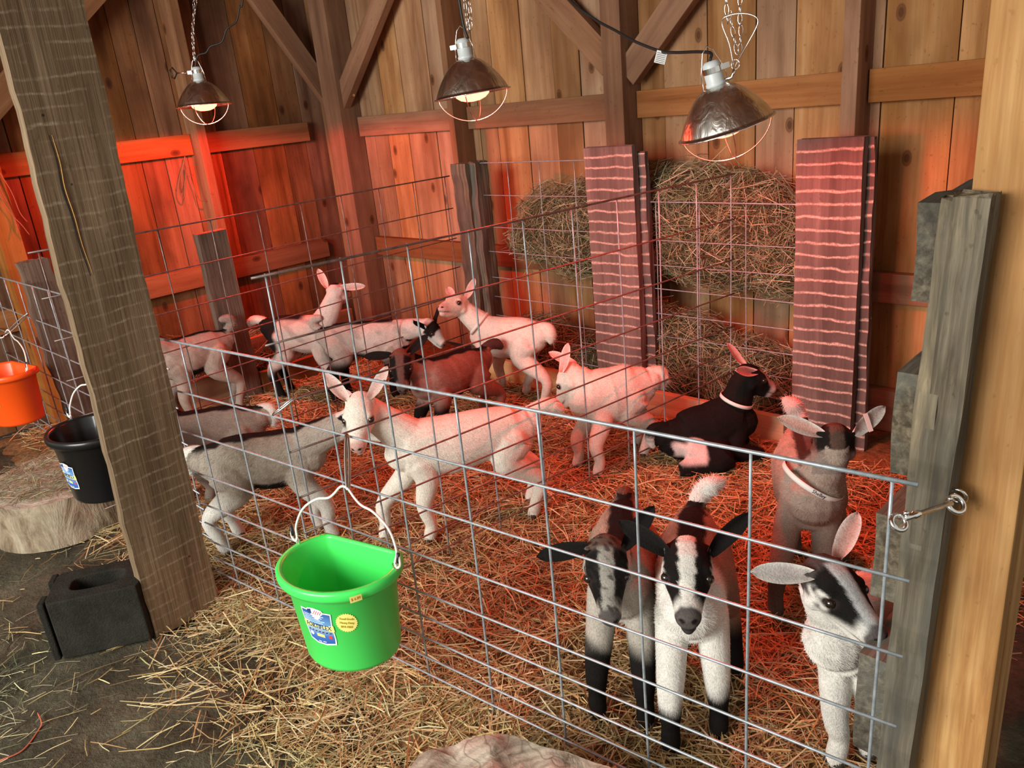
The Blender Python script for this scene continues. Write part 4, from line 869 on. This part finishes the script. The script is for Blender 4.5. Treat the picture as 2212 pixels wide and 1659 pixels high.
    ca = hm.color_attributes.new('Col', 'FLOAT_COLOR', 'POINT'); ca.data.foreach_set('color', np.repeat(np.c_[np.clip(cc, .004, 1), np.ones(n)], 3, 0).astype(np.float32).ravel()); hm.materials.append(M_['coat_hair'])
    ho = bpy.data.objects.new('fur', hm); C.objects.link(ho); ho.parent = root; ho['kind'] = 'stuff'
    # ears
    ec = earcol or ((WHT, PNK*.9+.1), (WHT, PNK*.9+.1))
    ears = ears or [((-.30, 1, .28), (.75, .25, -.35)), ((-.30, -1, .28), (.75, -.25, -.35))]
    for i, sy in enumerate((1, -1)):
        dv, nv_ = [np.array(q, float) for q in ears[i]]; E = frame(h3@dv, h3@nv_) if not wears else frame(*[np.array(q, float) for q in wears[i]]); o_ = hl((-.018, sy*.034, .018)); Ln = earlen*1.06*k/1.12; V_ = []; F = []; cl_ = []; nt_, nj = 12, 7
        for side_ in (1, -1):
            for a in range(nt_+1):
                t = a/nt_; w_ = .0255*k/1.12*1.85*((t+.07)**.55)*((1-t)**.62) if t < 1 else .0008
                for b in range(nj):
                    j = (b/(nj-1))*2-1; cup = (.013+.012*max(0, 1-t*3.5))*(1-t*.6)*(abs(j)**1.6); rim_ = .0016*(1-abs(j)**4)
                    p = np.array([Ln*t, w_*j*(1-.25*(1-t)), cup+side_*rim_-.012*t*t]); V_.append(o_+E[:3, :3]@p)
                    cI, cO = ec[i][1], ec[i][0]; edge = abs(j)**3; cl_.append((np.array(cI)*(1-edge)+np.array(cO)*edge) if side_ > 0 else cO)
        q = (nt_+1)*nj
        for a in range(nt_):
            for b in range(nj-1):
                i0 = a*nj+b; F.append((i0, i0+nj, i0+nj+1, i0+1)); F.append((q+i0, q+i0+1, q+i0+nj+1, q+i0+nj))
        for a in range(nt_): F.append((a*nj, q+a*nj, q+(a+1)*nj, (a+1)*nj)); F.append((a*nj+nj-1, (a+1)*nj+nj-1, q+(a+1)*nj+nj-1, q+a*nj+nj-1))
        for b in range(nj-1): F.append((nt_*nj+b, q+nt_*nj+b, q+nt_*nj+b+1, nt_*nj+b+1))
        m = MB(); m.add(V_, F, cl_); eo = m.build('ear', M_['fur'], root, smooth=True)
        if clip and i == 1:
            m = MB(); CM = E.copy(); CM[:3, 3] = o_+E[:3, 0]*Ln*.42+E[:3, 2]*.010; c2 = CM.copy(); c2[:3, 0] = E[:3, 1]*.9+E[:3, 0]*.3; c2[:3, 1] = -E[:3, 0]*.9+E[:3, 1]*.3
            m.box((-.024, -.0055, -.001), (.024, .0055, .0015), M=c2); m.build('ear_clip', M_['pink_clip'], eo)
    for sy in (-1, 1):
        m = MB(); m.ell(hl((.038, sy*.0352, .003)), (.0092*k,)*3, 12); m.build('eye', M_['eye_dark'], root, smooth=True)
    for p, dv in hooves:
        m = MB(); E = frame(dv+f*.3*np.linalg.norm(dv), f)
        for sy in (-1, 1): m.tube([p-dv/np.linalg.norm(dv)*.006+l*sy*.008, p+dv/np.linalg.norm(dv)*.010+l*sy*.009+f*.004], [.0115, .0135], 9)
        m.build('hoof', M_['hoof'], root, smooth=True)
    if collar:
        t_, txt, faced = collar[:3]; N_ = prim[1][1]; q = int(t_*(len(N_)-2)); c = N_[q]; ax = N_[q+1]-N_[q]; ax /= np.linalg.norm(ax); rr_ = prim[1][2][q]*1.0+.006*s; 
        if len(collar) > 3: c, ax, rr_ = W+np.array(collar[3]), np.array(collar[4], float), collar[5]; ax = ax/np.linalg.norm(ax)
        fd = np.array(faced, float); fd -= ax*(fd@ax); fd /= np.linalg.norm(fd); sd_ = np.cross(ax, fd)
        V_ = []; F = []; nn = 40
        for a in range(nn):
            th = 2*math.pi*a/nn
            for hz_, e in ((-.0065, 0), (.0065, 0), (.0065, .0018), (-.0065, .0018)): V_.append(c+fd*math.cos(th)*(rr_+e)+sd_*math.sin(th)*(rr_+e)*.93+ax*hz_)
        for a in range(nn):
            b = (a+1) % nn
            for e in range(4): e2 = (e+1) % 4; F.append((a*4+e, b*4+e, b*4+e2, a*4+e2))
        m = MB(); m.add(V_, F); co = m.build('collar', M_['white_band'], root, smooth=True)
        if txt:
            tv, tf = text_mesh(txt, .0135, .0003); W_ = []
            for x, y, z in tv: th = x/rr_; W_.append(c+fd*math.cos(th)*(rr_+.0024+z)+sd_*math.sin(th)*(rr_+.0024+z)*.93+ax*y)
            m = MB(); m.add(W_, tf); m.build('name_writing', M_['ink'], co)
    return root
def mixc(a, b, m): return a*(1-m[:, None])+b*m[:, None]
def white_coat(X):
    c = np.tile(CRM, (len(X['z']), 1)); c = mixc(c, np.array((.70, .50, .42)), X['head']*sm(X['HL'][:, 0], .075, .115)*.75); return c
white_coat.nose = (.62, .36, .31); white_coat.rim = (.30, .16, .13)
def facial(c, X, blaze=WHT, stripe=BLK, muzzle=None, side=None, bw=.014, top=None, low=None):
    """dark band from poll over each eye to the mouth corner, pale blaze between"""
    hx, hy, hz = X['HL'].T; h = X['head'].astype(float); ay = np.abs(hy)+.0025*snoise(X['V'], 160, 2)
    if side is not None: c = mixc(c, np.array(side), h)
    up_ = sm(hz, -.03, -.012)
    if low is not None: c = mixc(c, np.array(low), h*(1-up_))
    c = mixc(c, np.array(blaze), h*up_*(1-sm(ay, bw, bw+.006)))
    ctr = .028-.10*np.clip(hx-.02, 0, .1); wid = .0105-.05*np.clip(hx-.03, 0, .1)
    band = (1-sm(np.abs(ay-ctr), wid, wid+.005))*up_*(1-sm(hx, .075, .095)); c = mixc(c, np.array(stripe), h*band)
    if top is not None: c = mixc(c, np.array(top), h*(1-sm(hx+.004*snoise(X['V'], 120, 5), -.012, .004))*sm(hz, -.02, .0))
    if muzzle is not None: c = mixc(c, np.array(muzzle), h*sm(hx+.0025*snoise(X['V'], 200, 3), .094, .106))
    return c
def alpine(base, dorsal=BLK, belly=BLK, fl=BLK, hlc=BLK, dw=.020, legz=.20, neckc=None, face=None, chest=None, tailc=WHT, seed=1., legtop=None, rumpc=None):
    base = np.array(base)
    def co(X):
        n1 = snoise(X['V'], 45, seed)*.006; c = np.tile(base, (len(X['z']), 1))*(1+.16*snoise(X['V'], 26, seed)[:, None]+.10*snoise(X['V'], 90, seed)[:, None])
        if neckc is not None: c = mixc(c, np.array(neckc), X['neck']*sm(X['T'], .1, .7))
        if chest is not None: c = mixc(c, np.array(chest), ((X['body']|X['neck']|X['fleg'])*sm(X['u']+n1*6, .82, 1.06)))
        if rumpc is not None: c = mixc(c, np.array(rumpc), (X['body']|X['hleg'])*(1-sm(X['u']+n1*8, .10, .24)))
        if belly is not None: c = mixc(c, np.array(belly), X['body']*sm(-X['N'][:, 2]+n1*8, .30, .6)*sm(X['u'], .1, .25)*(1-sm(X['u'], .85, 1.0)))
        if legtop is not None: c = mixc(c, np.array(legtop), X['leg']*(1-sm(X['z']+n1, .16, .24)))
        if fl is not None: c = mixc(c, np.array(fl), X['fleg']*(1-sm(X['z']+n1*2, legz-.05, legz)))
        if hlc is not None: c = mixc(c, np.array(hlc), X['hleg']*(1-sm(X['z']+n1*2, legz-.06, legz)))
        st = (1-sm(np.abs(X['v'])+n1, dw, dw+.010))*sm(X['top'], -.045, -.022)*sm(X['N'][:, 2], .2, .5)
        if dorsal is not None: c = mixc(c, np.array(dorsal), (X['body']|X['hleg']|X['neck']*(X['T'] < .75))*st)
        c = mixc(c, np.array(tailc), X['tail'].astype(float))
        if face: c = face(c, X)
        return c
    return co
def legspots(c0, X, q):
    return c0
tan, grey = (.30, .215, .155), (.36, .30, .245)
V = np.array
A3 = lambda px, py, z: at(px, py, z)
EB = (BLK*1.4, BLK*1.2)
# 13: facing the viewer, centre front
f13 = alpine((.30, .19, .135), dw=.026, chest=WHT, neckc=WHT*.97, face=lambda c, X: facial(c, X, WHT, BLK, muzzle=(.055, .05, .048), side=WHT, bw=.017), fl=BLK, legz=.145, hlc=BLK, seed=3)
goat('front kid facing the viewer, white blaze with black eye patches, white chest, black ears', (2.850, -1.055, .425), (2.975, -1.275, .425), [(3.055, -1.30), (3.000, -1.405), (2.99, -1.11), (2.84, -1.10)], (3.012, -1.345, .462), (.50, -.80, -.12), f13, voxel=.0036, hairs=17000, tail=img(.75, .6, -.1)*.085, earcol=(EB, EB), wears=[(img(.72, .62, .1), img(-.1, -.3, 1)), (img(-.78, .45, .1), img(.1, -.3, 1))], hs=1.16)
# 12
f12 = alpine((.34, .255, .19), dw=.026, chest=(.46, .42, .36), face=lambda c, X: mixc(facial(c, X, (.34, .32, .28), BLK, muzzle=(.10, .09, .085), side=(.50, .46, .40), bw=.015, top=(.12, .09, .07)), BLK*2, X['head']*sm(snoise(X['V']*np.array((1, 1, .6)), 210, 4), .15, .5)*sm(X['HL'][:, 2], -.02, -.005)*.8), fl=BLK, legz=.20, seed=9, hlc=None, belly=None, tailc=(.13, .08, .055))
goat('kid with greyed striped face looking down, left of the blazed kid, black front legs', (2.665, -1.085, .405), (2.80, -1.29, .41), [(2.915, -1.375), (2.815, -1.42), (2.74, -1.06), (2.62, -1.13)], (2.828, -1.375, .420), (.52, -.62, -.42), f12, voxel=.0038, hairs=12000, tail='down', earcol=(EB, EB), wears=[(img(.60, .75, .0), img(-.2, -.2, 1)), (img(-1, -.12, .15), img(0, .35, .9))], hs=1.12)
# 14
f14 = alpine(WHT, dorsal=None, belly=None, fl=None, hlc=None, face=lambda c, X: facial(c, X, (.50, .51, .50), BLK, muzzle=(.12, .11, .11), side=WHT, bw=.016, top=(.07, .06, .055), low=WHT), seed=4)
goat('white-necked kid with grey striped face turned right, beside the rough grey post', (3.285, -.975, .36), (3.262, -1.165, .405), [(3.325, -1.16), (3.285, -1.225), (3.30, -.92), (3.22, -.93)], (3.255, -1.235, .452), (.72, -.30, -.12), f14, voxel=.0036, hairs=15000, tail='down', wears=[(img(.45, .85, -.3), img(-.6, .2, .8)), (img(-1, .10, .2), img(.15, .25, 1))], hs=1.14, earcol=((WHT, PNK*.8), (WHT, (.55, .50, .47))))
# 11
f11 = alpine((.36, .26, .20), dw=.032, dorsal=(.045, .022, .016), neckc=(.09, .06, .045), chest=(.36, .29, .235), face=lambda c, X: facial(c, X, (.10, .06, .045), BLK, side=(.10, .07, .055), muzzle=(.08, .07, .06), low=(.25, .2, .17)), fl=(.14, .11, .09), legz=.17, hlc=(.14, .11, .09), tailc=(.62, .40, .36), seed=6)
goat('grey-brown kid with white name collar and a pink clip in its pale ear', (2.895, -.545, .465), (3.005, -.735, .455), [(3.065, -.79), (2.965, -.845), (3.0, -.50), (2.88, -.55)], (3.055, -.735, .505), (-.40, .66, -.38), f11, voxel=.0044, hairs=12000, tail=img(-.55, .8, 0)*.075, collar=(.50, 'Shelley', img(.02, .1, 1), (.005, -.010, -.062), img(.42, .85, .35), .0865), clip=True, earcol=((WHT*.9, PNK), (WHT*.9, (.5, .4, .36))), ears=[((-.35, -1, .45), (-.8, -.3, .5)), ((-.35, 1, .45), (-.8, .3, .5))], wears=[(img(-.85, .35, .1), img(.1, .0, 1)), (img(.78, .60, .0), img(-.1, -.1, 1))], hs=1.10, bodyfat=1.10)
# 10 lying
def f10(X):
    c = np.tile(BLK*.9, (len(X['z']), 1)); n1 = snoise(X['V'], 50, 2)
    m = (1-sm(np.abs(X['u']-.16)+.06*n1, .17, .24))*(1-sm(X['z']+.015*n1, .118, .135))*(X['sd'] < 0)*sm(X['z'], .045, .07); c = mixc(c, np.array((.72, .60, .56)), m*(~X['head'])*(~X['tail']))
    c = mixc(c, WHT*.9, X['tail']*sm(X['T'], .5, .8))
    hx, hy, hz = X['HL'].T; c = mixc(c, np.array((.55, .42, .38)), X['head']*sm(hx, .075, .09)); c = mixc(c, np.array((.5, .38, .34)), X['head']*(1-sm(np.abs(np.abs(hy)-.020), .004, .008))*sm(hz, -.02, .0)*sm(hx, .01, .03)); return c
f10.nose = (.42, .26, .23)
def lying_legs(R, W, org, f, l, s=1.): pass
def lying(label, R, W, Hd, hdir, coat, **kw):
    R = V(R); W = V(W); org = V([(R[0]+W[0])/2, (R[1]+W[1])/2, .028]); r, w_ = R-org, W-org; f = w_-r; f[2] = 0; f /= np.linalg.norm(f); l = V([-f[1], f[0], 0]); up = V([0, 0, 1.]); legs = []
    for sd in (1, -1):
        a = w_+l*sd*.045-up*.12; legs.append(('fleg', [a, a+l*sd*.03-up*.06-f*.01, w_*[1, 1, 0]+l*sd*.075+f*.085+up*.030, w_*[1, 1, 0]+l*sd*.055+f*.05+up*.020, w_*[1, 1, 0]+l*sd*.055+f*.01+up*.016, w_*[1, 1, 0]+l*sd*.055-f*.01+up*.014], [.045, .036, .023, .018, .019, .017]))
    for sd in (1, -1):
        a = r+f*.05+l*sd*.045-up*.10; legs.append(('hleg', [a, a+f*.095+l*sd*.055-up*.045, r*[1, 1, 0]+l*sd*.105-f*.005+up*.032, r*[1, 1, 0]+l*sd*.120+f*.06+up*.020, r*[1, 1, 0]+l*sd*.118+f*.105+up*.017, r*[1, 1, 0]+l*sd*.115+f*.13+up*.014], [.070, .062, .026, .019, .019, .017]))
    return goat(label, R, W, None, Hd, hdir, coat, legs=legs, **kw)
lying('black kid lying on the straw with a pale flank patch, head raised by the hay', (2.265, -.235, .225), (2.405, -.060, .270), (2.455, -.015, .345), (.45, .68, -.32), f10, voxel=.0044, hairs=8000, tail='down', collar=(.45, '', (.3, -.8, -.2)), earcol=((PNK*.6+.2, PNK*.5+.1), (PNK*.6+.2, PNK*.5+.1)), wears=[(img(-.45, .88, 0), img(.5, .1, .8)), (img(-.65, .1, .7), img(.4, .2, .9))], hs=1.05, bodyfat=1.05, hairlen=.8)
# 6 big white
goat('large white kid standing side on behind the green bucket', (2.045, -.80, .432), (1.865, -1.115, .445), [(1.905, -1.125), (1.765, -1.205), (2.085, -.815), (2.0, -.735)], (1.795, -1.245, .515), (.52, -.66, -.50), white_coat, voxel=.0042, hairs=14000, tail='out', wears=[(img(.38, .9, 0), img(-.3, .1, 1)), (img(-.62, .75, 0), img(.3, .1, 1))], hs=1.15)
# 7 small white
goat('small white kid turned away left of the lying black kid', (2.130, -.225, .405), (2.015, -.370, .400), [(2.085, -.45), (1.975, -.435), (2.13, -.22), (2.05, -.16)], (1.945, -.415, .385), (-.66, -.10, -.85), white_coat, hairs=8000, tail='down', wears=[(img(.10, 1, .1), img(-.5, .1, .9)), (img(-.85, .5, 0), img(.2, .3, .9))], hs=1.10, bodyfat=1.08)
# 4 white, at the back
goat('white kid at the back lifting its face, dark-lettered collar on its neck', (1.415, -.01, .442), (1.14, -.045, .43), [(1.13, -.11), (1.12, .03), (1.46, -.045), (1.27, .045)], (1.045, -.13, .500), (.14, -.80, .26), white_coat, hairs=8000, tail='down', collar=(.40, 'JUNE'[:0], (.6, -.8, 0)), wears=[(img(.32, .95, 0), img(-.3, .0, 1)), (img(-.35, .6, -.6), img(0, .2, 1))], hs=1.10)
# 5 red brown
f5 = alpine((.26, .12, .085), dw=.022, chest=(.30, .20, .16), face=lambda c, X: facial(c, X, (.13, .075, .06), BLK, side=(.26, .21, .18), muzzle=(.09, .08, .075), bw=.012, top=(.16, .07, .05)), tailc=(.09, .05, .04), hlc=None, seed=5)
goat('reddish brown kid with black back stripe, lit red, facing left', (1.300, -.275, .380), (1.290, -.545, .390), [(1.35, -.56), (1.23, -.58), (1.36, -.24), (1.24, -.22)], (1.275, -.675, .415), (.50, -.48, -.52), f5, hairs=8000, tail='out', earcol=(EB, EB), wears=[(img(.68, .75, 0), img(-.2, .0, 1)), (img(-1, .0, .2), img(.1, .3, 1))], hs=1.10)
# 9 grey, standing by the front panel at the left
f9 = alpine((.30, .25, .195), dw=.024, chest=(.42, .36, .30), fl=None, hlc=None, legtop=(.66, .64, .58), seed=12, rumpc=(.33, .285, .23), face=lambda c, X: facial(c, X, WHT, BLK, side=WHT))
goat('grey-tan kid with black back line, behind the plank post, head hidden by the white kid', (1.345, -1.545, .425), (1.515, -1.335, .425), [(1.505, -1.305), (1.60, -1.315), (1.30, -1.50), (1.375, -1.59)], (1.675, -1.185, .435), (.55, .75, -.35), f9, voxel=.0042, hairs=12000, tail='down', hs=1.05, hairlen=1.2)
# 8
f8 = alpine((.32, .265, .215), dw=.022, seed=14, fl=None, hlc=None)
R8, W8 = A3(535, 868, .40), A3(425, 885, .40)
goat('grey-brown kid seen from behind its black back line, between two kids by the plank', tuple(R8), tuple(W8+(W8-R8)*.45), [tuple((W8+(W8-R8)*.45)[:2]+[.04, .05]), tuple((W8+(W8-R8)*.45)[:2]-[.04, .05]), tuple(R8[:2]+[.04, .05]), tuple(R8[:2]-[.04, .05])], tuple(W8+(W8-R8)*1.1+V([0, 0, .06])), (-.2, -1, -.3), f8, hairs=8000, tail='down', hairlen=1.2)
# 1
f1 = alpine((.42, .33, .27), dw=.016, seed=21, fl=None, hlc=None, tailc=(.34, .26, .22))
R1, W1 = A3(470, 706, .455), A3(385, 728, .455)
goat('pale tan kid with curled tail at the far left behind the plank post', tuple(R1), tuple(W1+(W1-R1)*.3), [tuple(W1[:2]+[.05, -.05]), tuple(W1[:2]+[-.05, -.08]), tuple(R1[:2]+[.05, .0]), tuple(R1[:2]+[-.05, .02])], tuple(W1+(W1-R1)*1.0+V([0, 0, .05])), (-.3, -1, -.2), f1, hairs=7000, tail='curl', hairlen=1.2)
# 2 pied, looking away
def f2(X):
    c = np.tile(np.array((.60, .48, .42)), (len(X['z']), 1)); n1 = snoise(X['V'], 30, 3); c = c*(1-.28*sm(snoise(X['V'], 38, 7), .0, .5)[:, None])
    c = mixc(c, BLK, (X['body']|X['hleg'])*(1-sm(X['u']+.06*n1, .16, .24))*sm(X['z'], .20, .26)); c = mixc(c, BLK, X['body']*sm(X['top'], -.05, -.03)*(1-sm(X['u'], .62, .8))*(1-sm(np.abs(X['v']), .03, .05)))
    c = mixc(c, BLK, X['leg']*(1-sm(X['z']+.01*n1, .12, .19))); c = mixc(c, BLK, X['fleg']*(X['sd'] > 0)*(1-sm(X['z'], .2, .26)))
    c = mixc(c, np.array((.72, .58, .52)), (X['neck']*sm(X['T'], .1, .4)).astype(float)); c = mixc(c, np.array((.74, .60, .54)), X['head'].astype(float)); hx, hy, hz = X['HL'].T
    c = mixc(c, BLK, X['head']*(1-sm(np.sqrt((hx+.01)**2+(hy)**2), .018, .024))*sm(hz, .015, .025)); c = mixc(c, np.array((.75, .6, .52)), X['tail'].astype(float)); return c
goat('pied kid with black hindquarters and raised white head looking away at the back', (.115, -.575, .455), (.375, -.455, .455), [(.42, -.40), (.47, -.50), (.10, -.54), (.16, -.63)], (.455, -.385, .56), (-.50, .80, -.12), f2, hairs=8000, tail='out', wears=[(img(-.45, .88, -.1), img(.1, .1, 1)), (img(.97, .1, .1), img(0, .2, 1))], hs=1.08, earlen=.115)
# 3 grey and white with black legs
def f3(X):
    c = np.tile(np.array((.44, .37, .32)), (len(X['z']), 1)); n1 = snoise(X['V'], 32, 8); c = mixc(c, np.array((.64, .56, .50)), (sm(X['u']+.05*n1, .45, .6)*(~X['leg'])).astype(float)); c = c*(1-.22*sm(snoise(X['V'], 55, 2), .1, .5)[:, None])
    c = mixc(c, BLK, X['leg']*(1-sm(X['z']+.01*n1, .18, .25))); c = mixc(c, BLK, X['body']*sm(X['top'], -.04, -.02)*(1-sm(np.abs(X['v'])+.004*n1, .02, .035))); c = mixc(c, BLK, X['body']*sm(-X['N'][:, 2], .4, .7))
    hx, hy, hz = X['HL'].T; c = mixc(c, WHT*.85, X['head'].astype(float)); c = mixc(c, BLK, X['head']*(1-sm(np.abs(hx-.020), .022, .030))*sm(hz, -.03, -.015)); c = mixc(c, np.array((.5, .42, .36)), X['tail'].astype(float)); return c
goat('grey and white kid with black legs, head lowered under the white kid chin', (.455, -.475, .425), (.715, -.275, .425), [(.735, -.23), (.71, -.32), (.40, -.43), (.51, -.53)], (.905, -.20, .385), (.60, .20, -.50), f3, hairs=8000, tail='curl', earcol=(EB, EB), hs=1.0, s=.94)
